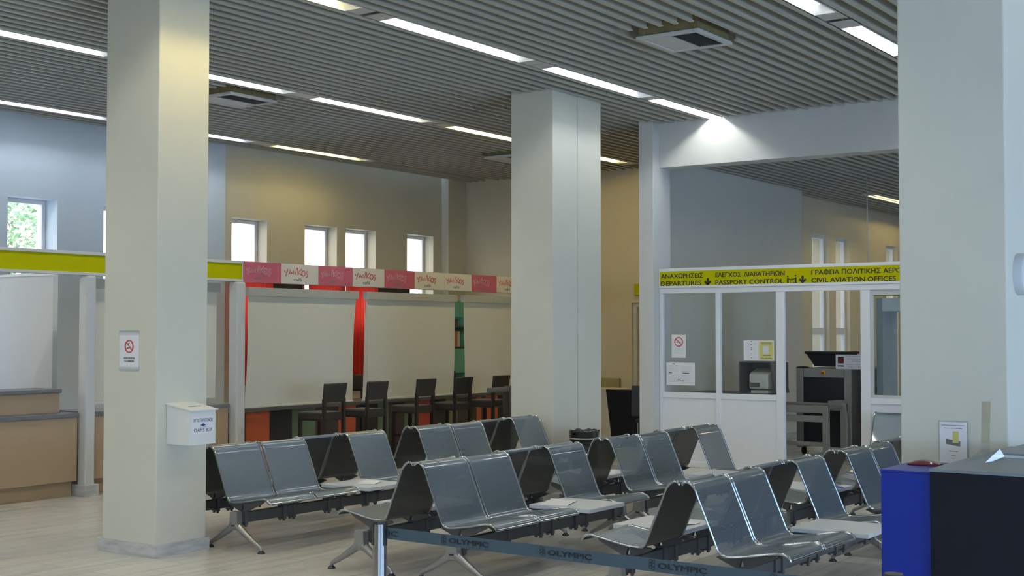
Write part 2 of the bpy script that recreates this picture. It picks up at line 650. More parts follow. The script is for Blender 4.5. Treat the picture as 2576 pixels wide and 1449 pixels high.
HW = [(13.37, 14.08), (14.89, 15.62), (15.83, 16.57), (17.38, 18.10)]
HL = [(7.4, 8.1), (9.635, 10.344), (11.05, 11.76)]
ZS, ZT = 1.88, 3.36
wall_with_holes('wall_left', 'x', 14.18, 0.42, 6.1, 13.17, 0, 4.9, [(a, b, ZS, ZT) for a, b in HL], M['daytintwall'])
wall_with_holes('wall_cafe', 'x', W1, 0.34, 13.17, W2 + 0.2, 0, 4.9, [(a, b, ZS, ZT) for a, b in HW], M['wall'])
struct(MB().box(18.34, W2, 14.11, W1, 0, 4.9).build('trim_1', M['wall']))
wall_with_holes('wall_far', 'y', W2, 0.2, 8.49, 14.6, 0, 4.9, [(9.80, 10.707, 0, 2.167)], M['lamptintwall'])
wall_with_holes('wall_passage', 'x', 8.40, 0.09, 15.26, 20.20, 0, 4.9, [], M['greywall'])
PW = [(21.57, 22.36), (22.68, 23.37), (25.36, 26.06)]
wall_with_holes('wall_passage_far', 'x', 8.70, 0.34, 20.40, 32, 0, 4.9, [(a, b, 0.15, 3.39) for a, b in PW], M['lamptintwall'])
struct(MB().box(20.20, 20.42, 8.40, 9.04, 0, 4.9).build('wall_passage_step', M['greywall']))
struct(MB().box(32, 32.2, -6, 9.04, 0, 4.9).build('wall_end', M['wall']))
wall_with_holes('wall_right', 'x', -6.2, 0.2, -6, 32, 0, 4.9, [(-4, 10, 0.7, 2.3), (17.0, 20.5, 0.7, 2.6)], M['wall'])  # opening on the passage side is added to throw daylight on its wall
wall_with_holes('wall_back', 'y', -6.2, 0.2, -6.2, 11.6, 0, 4.9, [(-5, 0.6, 0.7, 3.2)], M['wall'])
struct(MB().box(19.2, 34, 12.6, 12.8, -0.13, 6).build('wall_outside', M['beige']))
wall_with_holes('wall_side', 'y', 6.1, 0.2, 11.40, 14.60, 0, 4.9, [(12.9, 14.05, 1.4, 2.6)], M['wall'])
wall_with_holes('wall_corner', 'x', 11.40, 0.2, -6, 6.1, 0, 4.9, [], M['wall'])
# wall pier and beam over the departures partition
struct(MB().box(14.74, 15.20, 8.06, 8.27, 0, 4.9).box(15.14, 15.26, 8.27, 8.49, 0, 4.9).build('wall_pier', M['white'], bevel=0.006))
struct(MB().box(XB, 15.20, -6, 8.06, 3.795, 4.9).build('wall_beam', M['white'], bevel=0.004))


def slats(name, regions, z, h, w, pitch, ystart, skip, y1, deckz):
    b = MB()
    y = ystart
    while y < y1:
        for (ra, rb, ya, yb) in regions:
            if not (ya < y < yb):
                continue
            segs = [(ra, rb)]
            for (sx0, sx1, sy0, sy1) in skip:
                if sy0 < y < sy1:
                    out = []
                    for p, q in segs:
                        if sx1 <= p or sx0 >= q:
                            out.append((p, q))
                        else:
                            if sx0 > p:
                                out.append((p, sx0))
                            if sx1 < q:
                                out.append((sx1, q))
                    segs = out
            for p, q in segs:
                # open blade: a folded lip along its bottom edge
                b.box(p, q, y - w / 2, y + w / 2, z, z + 0.012)
                b.box(p, q, y - 0.006, y + 0.006, z + 0.012, z + h)
        y += pitch
    for (ra, rb, ya, yb) in regions:
        b.box(ra, rb, ya, yb, deckz, deckz + 0.05)
    return b


AC = [(10.22, 10.90, 5.14, 5.76), (10.02, 10.74, 10.72, 11.36), (15.98, 16.66, 11.0, 11.62)]
PILL = [(6.64, 7.14, 7.88, 8.50), (12.12, 12.63, 7.88, 8.44), (12.64, 13.15, 7.88, 8.44), (6.64, 7.14, 1.68, 2.21)]
STRIPS = [7.25 + 3.15 * k for k in (-3, -2, -1, 0, 1, 2)]
skip = [(a - 0.10, b + 0.10, c - 0.06, d + 0.10) for a, b, c, d in AC] + [(a - .01, b + .01, c - .02, d + .02) for a, b, c, d in PILL] + [(-7, 20, y - .06, y + .06) for y in STRIPS]
Y0 = 7.25 - 0.15 * 88
b = slats('ceiling', [(-6, XB, -6, 8.06), (-6, 14.74, 8.06, 8.27), (-6, 15.14, 8.27, 8.49), (-6, W2, 8.49, 11.40), (6.1, W2, 11.40, 14.18)], CZ, 0.12, 0.040, 0.15, Y0, skip, 14.15, 4.72)
struct(b.build('ceiling', M['slat']))
b = slats('ceiling_passage', [(15.2, 20.4, -6, 8.40), (20.4, 32, -6, 8.70)], RZ, 0.10, 0.034, 0.15, Y0, [], 8.69, 4.30)
struct(b.build('ceiling_passage', M['slat']))


# windows: PVC frame set at the outer face, pane inside it
def window(n, a, b_, y, zlo, zhi, mull=None):
    m = MB()
    f = 0.055
    y0, y1 = y, y + 0.07
    m.box(a, a + f, y0, y1, zlo, zhi).box(b_ - f, b_, y0, y1, zlo, zhi)
    m.box(a + f, b_ - f, y0, y1, zlo, zlo + f).box(a + f, b_ - f, y0, y1, zhi - f, zhi)
    if mull:
        m.box(a + f, b_ - f, y0, y1, mull - 0.06, mull + 0.06)
    o = struct(m.build('window_%d' % n, M['pvc'], bevel=0.006))
    MB().box(a + f, b_ - f, y + 0.03, y + 0.036, zlo + f, zhi - f).build('pane', M['glass'], o)


n = 1
for a, b_ in HL:
    window(n, a, b_, 14.42, ZS, ZT)
    n += 1
for a, b_ in HW:
    window(n, a, b_, 14.46, ZS, ZT)
    n += 1
for a, b_ in PW:
    window(n, a, b_, 8.785, 0.15, 3.39, 1.70)
    n += 1
# big glazing behind and to the right of the viewer
for nm, ax in (('window_%d' % n, 'x'), ('window_%d' % (n + 1), 'y')):
    m = MB()
    lo, hi = (-4, 10) if ax == 'x' else (-5, 0.6)
    cnt = 8
    for i in range(cnt + 1):
        p = lo + (hi - lo) * i / cnt
        if ax == 'x':
            m.box(p - .03, p + .03, -6.14, -6.06, 0.7, 2.3)
        else:
            m.box(-6.14, -6.06, p - .03, p + .03, 0.7, 3.2)
    struct(m.build(nm, M['pvc']))

# door in the far wall
d = struct(MB().box(W2 + 0.10, W2 + 0.14, 9.80, 10.707, 0, 2.167).build('door_1', M['door']))
MB().box(W2 + 0.03, W2 + 0.11, 10.64, 10.705, 0, 2.165).box(W2 + 0.03, W2 + 0.11, 9.802, 10.64, 2.10, 2.165).build('door_frame', M['white'], d)

# skirting
struct(MB().box(13.2, 18.3, W1 - 0.015, W1, 0, 0.08).build('baseboard_cafe', M['marble']))
struct(MB().box(15.2, 20.2, 8.385, 8.40, 0, 0.08).build('baseboard_passage', M['marble']))


# ================================================================== PILLARS
def pillar(x0, x1, y0, y1, label, base=True):
    t = thing('pillar', label, 'pillar', ((x0 + x1) / 2, (y0 + y1) / 2, 0))
    hx, hy = (x1 - x0) / 2, (y1 - y0) / 2
    MB().box(-hx, hx, -hy, hy, 0, 4.71).build('shaft', M['pillar'], t, bevel=0.008)
    p = MB()
    e = 0.02
    if base:
        p.box(-hx - e, hx + e, -hy - e, -hy, 0, 0.095).box(-hx - e, hx + e, hy, hy + e, 0, 0.095)
        p.box(-hx - e, -hx, -hy, hy, 0, 0.095).box(hx, hx + e, -hy, hy, 0, 0.095)
        p.build('skirting', M['marble'], t, bevel=0.002)
    return t


pillar(*PILL[0], 'large cream pillar at the left carrying the claims box')
pillar(*PILL[1], 'nearer half of the twin centre pillar, left of its vertical joint', False)
pillar(*PILL[2], 'farther half of the twin centre pillar, right of its vertical joint', False)
pillar(*PILL[3], 'wide pale pillar at the right behind the blue counter')


# ================================================================== CEILING LIGHTS AND VENTS
def strip_light(x, y, z, ln, kind, label, group, half=1.2, cut=None, tz=.074):
    t = thing('ceiling_light', label, 'ceiling light', (x, y, z), 0, group)
    x0, x1 = -half, half
    if cut is not None:
        x1 = cut - x
    r0, r1 = max(x0, -ln / 2 - 0.16), min(x1, ln / 2 + 0.16)
    q0, q1 = (-ln / 2 - 0.03), (ln / 2 + 0.03)
    m = MB()
    u0, u1 = r0, (r1 if cut is None else x1)
    for sg in (-1, 1):
        m.hexa([(u0, sg * .092, 0), (u1, sg * .092, 0), (u1, sg * .098, 0), (u0, sg * .098, 0)], [(u0, sg * .070, .104), (u1, sg * .070, .104), (u1, sg * .076, .104), (u0, sg * .076, .104)])
    m.box(q0, q1 if cut is None else x1, -0.076, 0.076, 0.104, 0.109)
    ends = [(q0, r0)] + ([(q1, r1)] if cut is None else [])
    for q, r in ends:
        m.hexa([(q, -.07, .099), (q, .07, .099), (q, .07, .104), (q, -.07, .104)], [(r, -.092, .004), (r, .092, .004), (r, .092, .009), (r, -.092, .009)])
    m.build('trough', M['trough'], t)
    if r0 - x0 > .01:
        MB().box(x0, r0, -.098, .098, .004, .010).build('cover_strip', M['cover'], t)
    if x1 - r1 > .01:
        MB().box(r1, x1, -.098, .098, .004, .010).build('cover_strip', M['cover'], t)
    k = MB()
    k.tube([(-ln / 2, 0, tz), (ln / 2, 0, tz)], 0.016, 12)
    k.build('tube', M[kind], t, smooth=True)
    for a in (-ln / 2 - 0.03, ln / 2):
        MB().box(a, a + 0.03, -0.014, 0.014, 0.05, 0.10).build('lamp_holder', M['pvc'], t)
    return t


G = 'fluorescent strip lights in the slatted ceiling'
GH = 'fluorescent strip lights out of the picture'
# strips run along X at four distances
strip_light(7.10, 7.25, CZ, 1.75, 'warm', 'yellowish strip light at the top edge, nearest in the centre line', G)
strip_light(9.63, 7.25, CZ, 1.80, 'cool', 'brightest long strip light, left of the large ceiling vent', G, 1.25)
strip_light(12.10, 7.25, CZ, 1.70, 'cooldim', 'strip light in the centre line just above the centre pillar', G, 1.2)
strip_light(14.10, 7.25, CZ, 1.50, 'cool', 'strip light ending against the white beam and lighting it', G, 0.79, 14.89)
strip_light(7.20, 10.40, CZ, 1.60, 'cool', 'upper strip light left of the claims box pillar', G)
strip_light(9.65, 10.40, CZ, 1.60, 'cool', 'strip light just right of the left pillar, above the small vent', G)
strip_light(12.05, 10.40, CZ, 1.75, 'neutral', 'middle strip light of the line leading to the centre pillar', G)
strip_light(14.50, 10.40, CZ, 1.55, 'warm', 'yellowish strip light touching the centre pillar left edge', G, tz=.045)
strip_light(17.10, 10.40, CZ, 1.60, 'warm', 'short yellowish strip light between centre pillar and wall pier', G, tz=.03)
strip_light(9.70, 13.55, CZ, 1.60, 'cooldim', 'lower strip light left of the claims box pillar', G)
strip_light(12.10, 13.55, CZ, 1.60, 'cooldim', 'bluish short strip light right of the left pillar near the back wall', G)
strip_light(14.50, 13.55, CZ, 1.70, 'warmdim', 'yellowish strip light above the cafe back windows', G)
strip_light(9.55, 4.10, CZ, 1.60, 'cool', 'strip light cut by the top edge near the right pillar', G)
strip_light(12.05, 4.10, CZ, 1.55, 'cool', 'strip light running into the right pillar near the top', G)
strip_light(22.70, 7.70, RZ, 1.55, 'warm', 'small yellowish strip light in the departures passage ceiling', G)
for (x, y, k) in ([(x, y, 'cool') for y in (4.10, 7.25, 10.40) for x in (-2.4, 0.0, 2.4, 4.8)] +
                  [(x, 1.0, 'cool') for x in (9.6, 12.0)] + [(7.2, 4.10, 'cool'), (7.2, 13.55, 'cool'), (13.6, 4.10, 'cool')] +
                  [(x, -2.15, 'cool') for x in (0.0, 4.8, 9.6)]):
    strip_light(x, y, CZ, 1.6, k, 'added fluorescent strip light outside the picture, brightening the passage', GH, 1.2 if x < 13 else 1.1)
for x, y in ((25.2, 7.70), (27.7, 7.70), (21.8, 1.41), (24.2, 1.41), (17.2, 1.4), (19.8, 1.4), (22.4, 1.4), (17.0, 4.55), (19.4, 4.55), (21.8, 4.551), (24.2, 4.551)):  # unseen tubes added to brighten the passage walls
    strip_light(x, y, RZ, 1.55, 'warm' if y > 4.55 or y == 1.41 else 'cool', 'added fluorescent strip light outside the picture, brightening the passage', GH, tz=.018)


def vent(i, label):
    x0, x1, y0, y1 = AC[i]
    z = 4.30
    t = thing('ceiling_vent', label, 'ceiling vent', ((x0 + x1) / 2, (y0 + y1) / 2, z), 0, 'square ceiling air vents')
    hx, hy = (x1 - x0) / 2, (y1 - y0) / 2
    f = 0.05
    MB().box(-hx, hx, -hy, -hy + f, 0, .03).box(-hx, hx, hy - f, hy, 0, .03).box(-hx, -hx + f, -hy + f, hy - f, 0, .03).box(hx - f, hx, -hy + f, hy - f, 0, .03).build('frame', M['ventw'], t, bevel=0.004)
    g = MB()
    k = 12
    for j in range(k):
        yy = -hy + f + (hy - f) * j / k
        g.hexa([(-hx + f, yy, .010), (hx - f, yy, .010), (hx - f, yy + .004, .010), (-hx + f, yy + .004, .010)],
               [(-hx + f, yy + .010, .026), (hx - f, yy + .010, .026), (hx - f, yy + .014, .026), (-hx + f, yy + .014, .026)])
    g.build('grille', M['vent'], t)
    MB().box(-hx + f, hx - f, 0.0, hy - f, .008, .022).build('filter_panel', M['ventw'], t)
    MB().box(-hx + f, hx - f, -hy + f, 0.0, .030, .034).build('duct_back', M['vent'], t)
    MB().box(-hx + .02, hx - .02, -hy + .02, hy - .02, .036, 0.40).build('duct_box', M['fibre'], t)


vent(0, 'large square white air vent in the ceiling near the right')
vent(1, 'square air vent in the ceiling just right of the left pillar')
vent(2, 'small distant air vent in the ceiling beside the centre pillar')

# ================================================================== BEAM BENCHES
PROF = smooth_path([(-0.006, .762), (.000, .776), (.014, .783), (.036, .781), (.060, .767), (.082, .738), (.105, .684), (.150, .580), (.195, .474), (.226, .400), (.245, .372), (.275, .358),
                    (.330, .359), (.430, .374), (.540, .394), (.610, .405), (.650, .403), (.680, .390), (.694, .370)], 4)
W = 0.53


def bench_seat(b_x, parent):
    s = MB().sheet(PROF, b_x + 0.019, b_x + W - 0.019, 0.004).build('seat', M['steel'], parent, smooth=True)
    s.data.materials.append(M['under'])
    arc = [0.0]
    for a, c in zip(PROF[:-1], PROF[1:]):
        arc.append(arc[-1] + math.hypot(c[0] - a[0], c[1] - a[1]))
    uvl = s.data.uv_layers.new(name='UVMap')
    for lp in s.data.loops:
        c = s.data.vertices[lp.vertex_index].co
        i = min(range(len(PROF)), key=lambda k: (PROF[k][0] + c.y) ** 2 + (PROF[k][1] - c.z) ** 2)
        uvl.data[lp.index].uv = (c.x, arc[i])
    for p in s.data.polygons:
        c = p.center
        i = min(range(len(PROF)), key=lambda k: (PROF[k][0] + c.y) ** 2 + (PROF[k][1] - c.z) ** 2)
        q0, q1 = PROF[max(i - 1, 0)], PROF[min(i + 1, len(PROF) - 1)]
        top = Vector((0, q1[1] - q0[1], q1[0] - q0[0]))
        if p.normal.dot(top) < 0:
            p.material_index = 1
    for xx in (b_x + 0.015, b_x + W - 0.015):
        MB().tube([(xx, -d, z) for d, z in PROF], 0.0085, 8).build('edge_rail', M['chrome'], s, smooth=True)
    e0, e1 = PROF[0], PROF[-1]
    MB().tube([(b_x + .015, -e1[0], e1[1]), (b_x + W - .015, -e1[0], e1[1])], 0.0075, 8).build('edge_rail', M['chrome'], s, smooth=True)
    return s


def bench_leg(x, parent, plate=True):
    m = MB()
    c = 0.37
    m.loft([[(x - .022, -c - .032, .300), (x + .022, -c - .032, .300), (x + .022, -c + .032, .300), (x - .022, -c + .032, .300)],
            [(x - .026, -c - .040, .290), (x + .026, -c - .040, .290), (x + .026, -c + .040, .290), (x - .026, -c + .040, .290)],
            [(x - .026, -c - .042, .230), (x + .026, -c - .042, .230), (x + .026, -c + .042, .230), (x - .026, -c + .042, .230)],
            [(x - .024, -c - .055, .180), (x + .024, -c - .055, .180), (x + .024, -c + .055, .180), (x - .024, -c + .055, .180)],
            [(x - .020, -c - .062, .158), (x + .020, -c - .062, .158), (x + .020, -c + .062, .158), (x - .020, -c + .062, .158)]])
    pads = []
    for sg in (-1, 1):
        pts = [(0.020, .190), (.060, .165), (.110, .133), (.170, .096), (.225, .066), (.262, .048), (.277, .036), (.280, .022)]
        m.tube([(x, -c + sg * a, z) for a, z in pts], [.030, .029, .026, .022, .019, .0165, .015, .014], 10)
        pads.append(-c + sg * .280)
    leg = m.build('leg', M['alu'], parent, smooth=True)
    for y in pads:
        MB().lathe([(0.029, 0), (0.029, .006), (.018, .018), (.011, .024)], (x, y, 0), 16).build('foot_pad', M['rubber'], leg, smooth=True)
    if plate:
        MB().box(x - .0275, x - .0262, -c - .018, -c + .018, .186, .198).build('badge', M['plate'], leg)
    return leg


def bench_bracket(x, parent):
    m = MB()
    c = 0.37
    m.box(x - .016, x + .016, -c - .036, -c + .036, .186, .300)
    m.box(x - .010, x + .010, -c - .030, -c - .012, .172, .186).box(x - .010, x + .010, -c + .012, -c + .030, .172, .186)
    m.hexa([(x - .014, -.20, .345), (x + .014, -.20, .345), (x + .014, -c + .02, .285), (x - .014, -c + .02, .285)],
           [(x - .014, -.22, .356), (x + .014, -.22, .356), (x + .014, -c, .360), (x - .014, -c, .360)])
    m.hexa([(x - .014, -c - .02, .285), (x + .014, -c - .02, .285), (x + .014, -.58, .368), (x - .014, -.58, .368)],
           [(x - .014, -c, .360), (x + .014, -c, .360), (x + .014, -.60, .393), (x - .014, -.60, .393)])
    return m.build('bracket', M['beam'], parent, bevel=0.003)


def make_bench(label, group, loc, rz):
    t = thing('airport_bench', label, 'bench', loc, rz, group)
    MB().box(0.0, 2.20, -.395, -.345, .205, .288).build('beam', M['beam'], t, bevel=0.006)
    for i in (0, 1, 3):
        bench_seat(i * W, t)
    bench_leg(-0.030, t)
    bench_leg(2.215, t)
    for i in range(4):
        if i == 2:
            bench_bracket(i * W + 0.10, t)
            bench_bracket(i * W + W - 0.10, t)
        else:
            bench_bracket(i * W + 0.055, t)
            bench_bracket(i * W + W - 0.055, t)
    MB().box(2 * W + .012, 3 * W - .012, -.775, -.240, .372, .402).build('side_table', M['tabl'], t, bevel=0.004)
    return t


GB = 'back-to-back perforated steel benches'
rows = {'A': (8.03, 7.26, 9.84), 'B': (5.83, 7.17, 9.72), 'C': (3.755, 7.19, 9.75)}
names = {'A': 'the cafe-side row', 'B': 'the middle row', 'C': 'the counter-side row'}
bench0 = None
for r in 'ABC':
    y, xa, xb = rows[r]
    for x0, hw in ((xa, 'near'), (xb, 'far')):
        for side in 'RL':
            lab = 'steel bench with white table, %s half of %s, facing %s' % (hw, names[r], 'right' if side == 'R' else 'the cafe')
            loc = (x0, y - 0.016, 0) if side == 'R' else (x0 + 4 * W, y + 0.016, 0)
            rz = 0.0 if side == 'R' else math.pi
            if bench0 is None:
                bench0 = make_bench(lab, GB, loc, rz)
            else:
                dup(bench0, loc, rz, lab, GB)
# bench with its back to the departures partition, facing the hall
dup(bench0, (14.66, 5.17, 0), -math.pi / 2, 'steel bench against the white departures partition, mostly hidden by the right pillar', GB)


# papers lying on the bench tables
def sheet_on(x, y, z, w, h, rz, label, m='paper', name='paper_sheet', cat='paper', fold=True):
    b = MB()
    n = 6
    rings = []
    for i in range(n + 1):
        u = -w / 2 + w * i / n
        zz = 0.002 + (0.012 * abs(math.sin(i * 1.3)) if fold else 0.0)
        rings.append([(u, -h / 2, zz * .6), (u, h / 2, zz), (u, h / 2, zz + .0012), (u, -h / 2, zz * .6 + .0012)])
    b.loft(rings)
    o = b.build(name, M[m], None, smooth=True)
    o.location = (x, y, z)
    o.rotation_euler = (0, 0, rz)
    return tag(o, label, cat, 'papers left on the bench tables')


TZ = .402
sheet_on(8.62, 7.47, TZ, .21, .15, 0.4, 'crumpled paper on the table of the row along the cafe, near end')
sheet_on(8.42, 5.42, TZ, .30, .21, 0.3, 'open white leaflet on the table of the middle row, near end')
sheet_on(7.95, 4.20, TZ, .30, .21, -0.3, 'white sheet on the table behind the front seat beside the blue counter')
sheet_on(10.52, 6.28, TZ, .30, .21, 0.5, 'stack of leaflets on the far table of the middle row', fold=False)
sheet_on(10.60, 4.10, TZ, .20, .10, 0.8, 'small blue brochure on the far table beside the blue counter', m='bluepap', name='brochure', cat='brochure')

# ================================================================== LEFT PILLAR: NOTICE AND CLAIMS BOX
t = thing('no_smoking_notice', 'taped white no smoking notice on the left pillar', 'notice', (6.638, 8.195, 1.41))
MB().box(-0.0012, 0, -.114, .114, 0, .280).build('sheet', M['paper'], t)
m = MB()
m.torus((-.002, 0, .175), .046, .0055, (0, 1, 0), (0, 0, 1), 28, 6)
strokes(m, [[(-.032, .032), (.032, -.032)]], (-.0012, 0, .175), YR, ZU, .009, .001)
m.build('prohibition_ring', M['red'], t)
m = MB()
strokes(m, [[(-.028, -.012), (.02, -.002)], [(.0, .01), (-.01, .022), (.004, .03)]], (-.0012, .004, .17), YR, ZU, .008, .0008)
m.build('cigarette', M['ink'], t)
merge_text('lettering', M['ink'], t, [
    dict(name='a', body='ΑΠΑΓΟΡΕΥΕΤΑΙ', pos=(-.0012, 0, .078), right=YR, upv=ZU, cap=.015, width=.125, bold=.02, align='CENTER'),
    dict(name='b', body='ΤΟ ΚΑΠΝΙΣΜΑ', pos=(-.0012, 0, .053), right=YR, upv=ZU, cap=.015, width=.115, bold=.02, align='CENTER')])
for zz in (-.018, .262):
    MB().box(-.0020, -.0012, -.12, .12, zz, zz + .036).build('tape', M['clear'], t)

t = thing('claims_box', 'white slotted claims box on the left pillar', 'box', (6.735, 7.878, .845))
# local: x to the right along the face, y toward the viewer is negative
MB().hexa([(0, 0, 0), (.255, 0, 0), (.255, -.262, 0), (0, -.262, 0)], [(0, 0, .300), (.255, 0, .300), (.255, -.262, .258), (0, -.262, .258)]).build('body', M['boxw'], t, bevel=.003)
MB().hexa([(-.012, 0, .301), (.268, 0, .301), (.268, -.280, .256), (-.012, -.280, .256)], [(-.012, 0, .311), (.268, 0, .311), (.268, -.280, .266), (-.012, -.280, .266)]).build('lid', M['boxw'], t, bevel=.002)
MB().hexa([(.075, -.158, .2862), (.195, -.158, .2862), (.195, -.166, .2849), (.075, -.166, .2849)], [(.075, -.158, .2870), (.195, -.158, .2870), (.195, -.166, .2857), (.075, -.166, .2857)]).build('slot', M['ink'], t)
lb = MB().box(.018, .240, -.2632, -.2620, .085, .215).build('label_plate', M['paper'], t)
merge_text('lettering', M['ink'], lb, [
    dict(name='a', body="ΚΥΤΙΟ ΠΑΡΑΠΟΝΩΝ", pos=(.129, -.2632, .172), right=XR, upv=ZU, cap=.028, width=.185, bold=.0, align='CENTER'),
    dict(name='b', body="CLAIM'S  BOX", pos=(.129, -.2632, .098), right=XR, upv=ZU, cap=.028, width=.180, bold=.0, align='CENTER')])
m = MB()
m.hexa([(.129, -.2632, .137), (.155, -.2632, .149), (.129, -.2632, .161), (.103, -.2632, .149)], [(.129, -.2642, .137), (.155, -.2642, .149), (.129, -.2642, .161), (.103, -.2642, .149)])
m.build('emblem', M['bluepap'], lb)
m = MB()
strokes(m, [[(-.026, .012), (-.026, -.006), (.026, -.006), (.026, .012)]], (.129, -.2632, .137), XR, ZU, .002, .0006)
m.build('emblem_outline', M['greyink'], lb)

# ================================================================== CAFE FRONT AND SERVICE DESKS
YF = 11.44
# posts
for (x0, x1, lab) in ((8.672, 8.792, 'slim white post at the left end of the service desks'), (10.76, 10.905, 'white post left of the first cafe roller blind')):
    t = thing('post', lab, 'post', ((x0 + x1) / 2, 11.45, 0))
    h = (x1 - x0) / 2
    MB().box(-h, h, -.07, .07, 0, 2.28).build('shaft', M['white'], t, bevel=.022, seg=3)
    MB().box(-h - .03, h + .03, -.10, .10, 0, .12).build('base', M['marble'], t, bevel=.003)


# yellow fascia
def fascia(x0, x1, label):
    t = thing('sign_fascia', label, 'sign', ((x0 + x1) / 2, YF, 2.283), 0, 'yellow sign fascias over the service desks')
    h = (x1 - x0) / 2
    m = MB()
    m.box(-h, h, -.012, .11, .212, .245).box(-h, h, -.012, .11, 0, .030).box(h - .014, h, -.008, .11, .030, .212).box(-h, -h + .014, -.008, .11, .030, .212)
    m.box(-h + .014, h - .014, .012, .10, .030, .212)
    m.build('frame', M['white'], t, bevel=.003)
    MB().box(-h + .014, h - .014, .002, .012, .030, .212).build('panel', M['yellow'], t)


fascia(6.32, 9.06, 'blank yellow sign fascia left of the claims box pillar')
fascia(9.06, 10.905, 'blank yellow sign fascia between left pillar and pink cafe panel')

# cafe sign panels
edges = [10.912, 11.541, 12.192, 12.833, 13.467, 14.107, 14.767, 15.42, 16.05, 16.69]
kinds = 'pwpwpwwpw'
words = ['first', 'second', 'third', 'fourth', 'fifth', 'sixth', 'seventh', 'eighth', 'ninth']
YK = [[(.080, .80), (.090, .72), (.125, .66), (.170, .86)], [(.170, .86), (.135, .62), (.112, .47)],
      [(.190, .56), (.228, .84), (.272, .60)], [(.196, .64), (.285, .67)],
      [(.312, .57), (.318, .78), (.372, .58), (.398, .95)],
      [(.425, .97), (.440, .55)], [(.535, .90), (.440, .70), (.545, .56)],
      [(.585 + .046 * math.cos(a * math.pi / 6), .665 + .145 * math.sin(a * math.pi / 6)) for a in range(13)],
      [(.715, .76), (.672, .78), (.662, .68), (.700, .60), (.680, .47), (.648, .46)]]
ROW = 'along the cafe counter front'
t = thing('sign_fascia', 'long white fascia carrying the pink and white cafe panels', 'sign', (10.912, YF, 2.283))
MB().box(0, 7.93, .006, .11, 0, .245).build('board', M['white'], t, bevel=.003)
for i, k in enumerate(kinds):
    x0, x1 = edges[i], edges[i + 1]
    w, h = x1 - x0, .243
    t = thing('cafe_sign', '%s cafe sign panel from the left, %s' % (words[i], 'pink with outlined lettering' if k == 'p' else 'white with red lettering'), 'sign', (x0, YF, 2.284), 0, 'cafe sign panels over the counter')
    MB().box(.001, w - .001, -.002, .005, 0, h).build('panel', M['pink' if k == 'p' else 'cream'], t)
    lines = [[(u * w, (.37 + (v - .47) * .92) * h) for u, v in L] for L in YK]
    m = MB()
    if k == 'p':
        strokes(m, lines, (0, -.002, 0), XR, ZU, .021, .001)
        m.build('name_lettering', M['pinkline'], t)
        m = MB()
        strokes(m, lines, (0, -.0052, 0), XR, ZU, .010, .001)
        m.build('name_fill', M['pink'], t)
        text('word_lettering', 'café', (.40 * w, -.002, .15 * h), XR, ZU, .036, M['greyink'], t, width=.22 * w, bold=.03, align='CENTER')
    else:
        strokes(m, lines, (0, -.002, 0), XR, ZU, .015, .001)
        m.build('name_lettering', M['cafered'], t)
        text('word_lettering', 'café', (.43 * w, -.002, .14 * h), XR, ZU, .042, M['greyink'], t, width=.22 * w, bold=.03, align='CENTER')

# cafe counter with coloured front panels
t = thing('cafe_counter', 'cafe counter with orange, black and green front panels', 'counter', (10.945, 11.52, 0))
MB().box(0, 7.88, .02, .50, 0, .74).build('body', M['black'], t)
MB().box(.0, 7.88, -.045, .50, .742, .785).build('worktop', M['darkrail'], t, bevel=.004)
spec = [(0, .10, 'black'), (.10, .50, 'orange'), (.50, .88, 'black'), (.88, 1.30, 'green'), (1.30, 1.72, 'brownp'), (1.72, 2.06, 'orange'), (2.06, 2.50, 'black'), (2.50, 2.72, 'green'),
        (2.72, 3.05, 'brownp'), (3.05, 3.28, 'green'), (3.28, 3.62, 'redpan'), (3.62, 3.98, 'black'), (3.98, 4.26, 'olive'), (4.26, 4.72, 'brownp'), (4.72, 4.84, 'orange'), (4.84, 4.94, 'brownp'), (4.94, 5.26, 'orange'), (5.26, 5.8, 'black'), (5.8, 7.88, 'brownp')]
for a, c, k in spec:
    MB().box(a + .002, c - .002, .006, .02, .02, .738).build('front_panel', M[k], t)


def roller_blind(x0t, x1t, x0b, x1b, ztop, zbot, y, label, grp, cord=False, curl=.0):
    t = thing('roller_blind', label, 'blind', (x0t, y, zbot), 0, grp)
    H = ztop - zbot
    MB().box(-.02, x1t - x0t + .02, -.035, .045, H - .095, H + .01).build('cassette', M['blindbox'], t, bevel=.004)
    b = MB()
    rings = []
    n = 14
    for i in range(n + 1):
        v = i / n
        z = (H - .09) * (1 - v) + .02 * v
        a = (x0b - x0t) * v + curl * math.sin(v * math.pi)
        c = (x1b - x0t) * v + (x1t - x0t) * (1 - v) - curl * 1.2 * math.sin(v * math.pi)
        yy = .004 * math.sin(v * 7)
        rings.append([(a, yy, z), (c, yy, z), (c, yy + .003, z), (a, yy + .003, z)])
    b.loft(rings)
    b.build('fabric', M['blind'], t, smooth=True)
    MB().box(x0b - x0t, x1b - x0t, -.010, .014, 0, .024).build('bottom_bar', M['blind'], t, bevel=.004)
    if cord:
        z0 = .55
        MB().tube(smooth_path([(-.06, -.02, H - .1), (-.055, -.02, .6), (-.05, -.02, .30), (-.02, -.02, .27), (-.005, -.02, .32), (-.01, -.02, .8), (-.015, -.02, H - .1)]), .0035, 6).build('pull_cord', M['white'], t, smooth=True)
    return t


GR = 'roller blinds closing the cafe front'
roller_blind(11.05, 12.97, 11.00, 12.91, 2.215, .79, 11.50, 'leftmost wide cream roller blind of the cafe, right of the white post', GR, curl=.02)
roller_blind(13.18, 15.10, 13.11, 15.06, 2.215, .79, 11.50, 'middle wide cream roller blind of the cafe with pull cord', GR, True, curl=-.01)
roller_blind(15.32, 17.3, 15.35, 17.3, 2.215, .79, 11.50, 'cream roller blind of the cafe cut off by the centre pillar', GR)
roller_blind(8.84, 10.62, 8.86, 10.60, 2.25, .93, 11.56, 'pale roller blind over the desk behind the left pillar', GR)


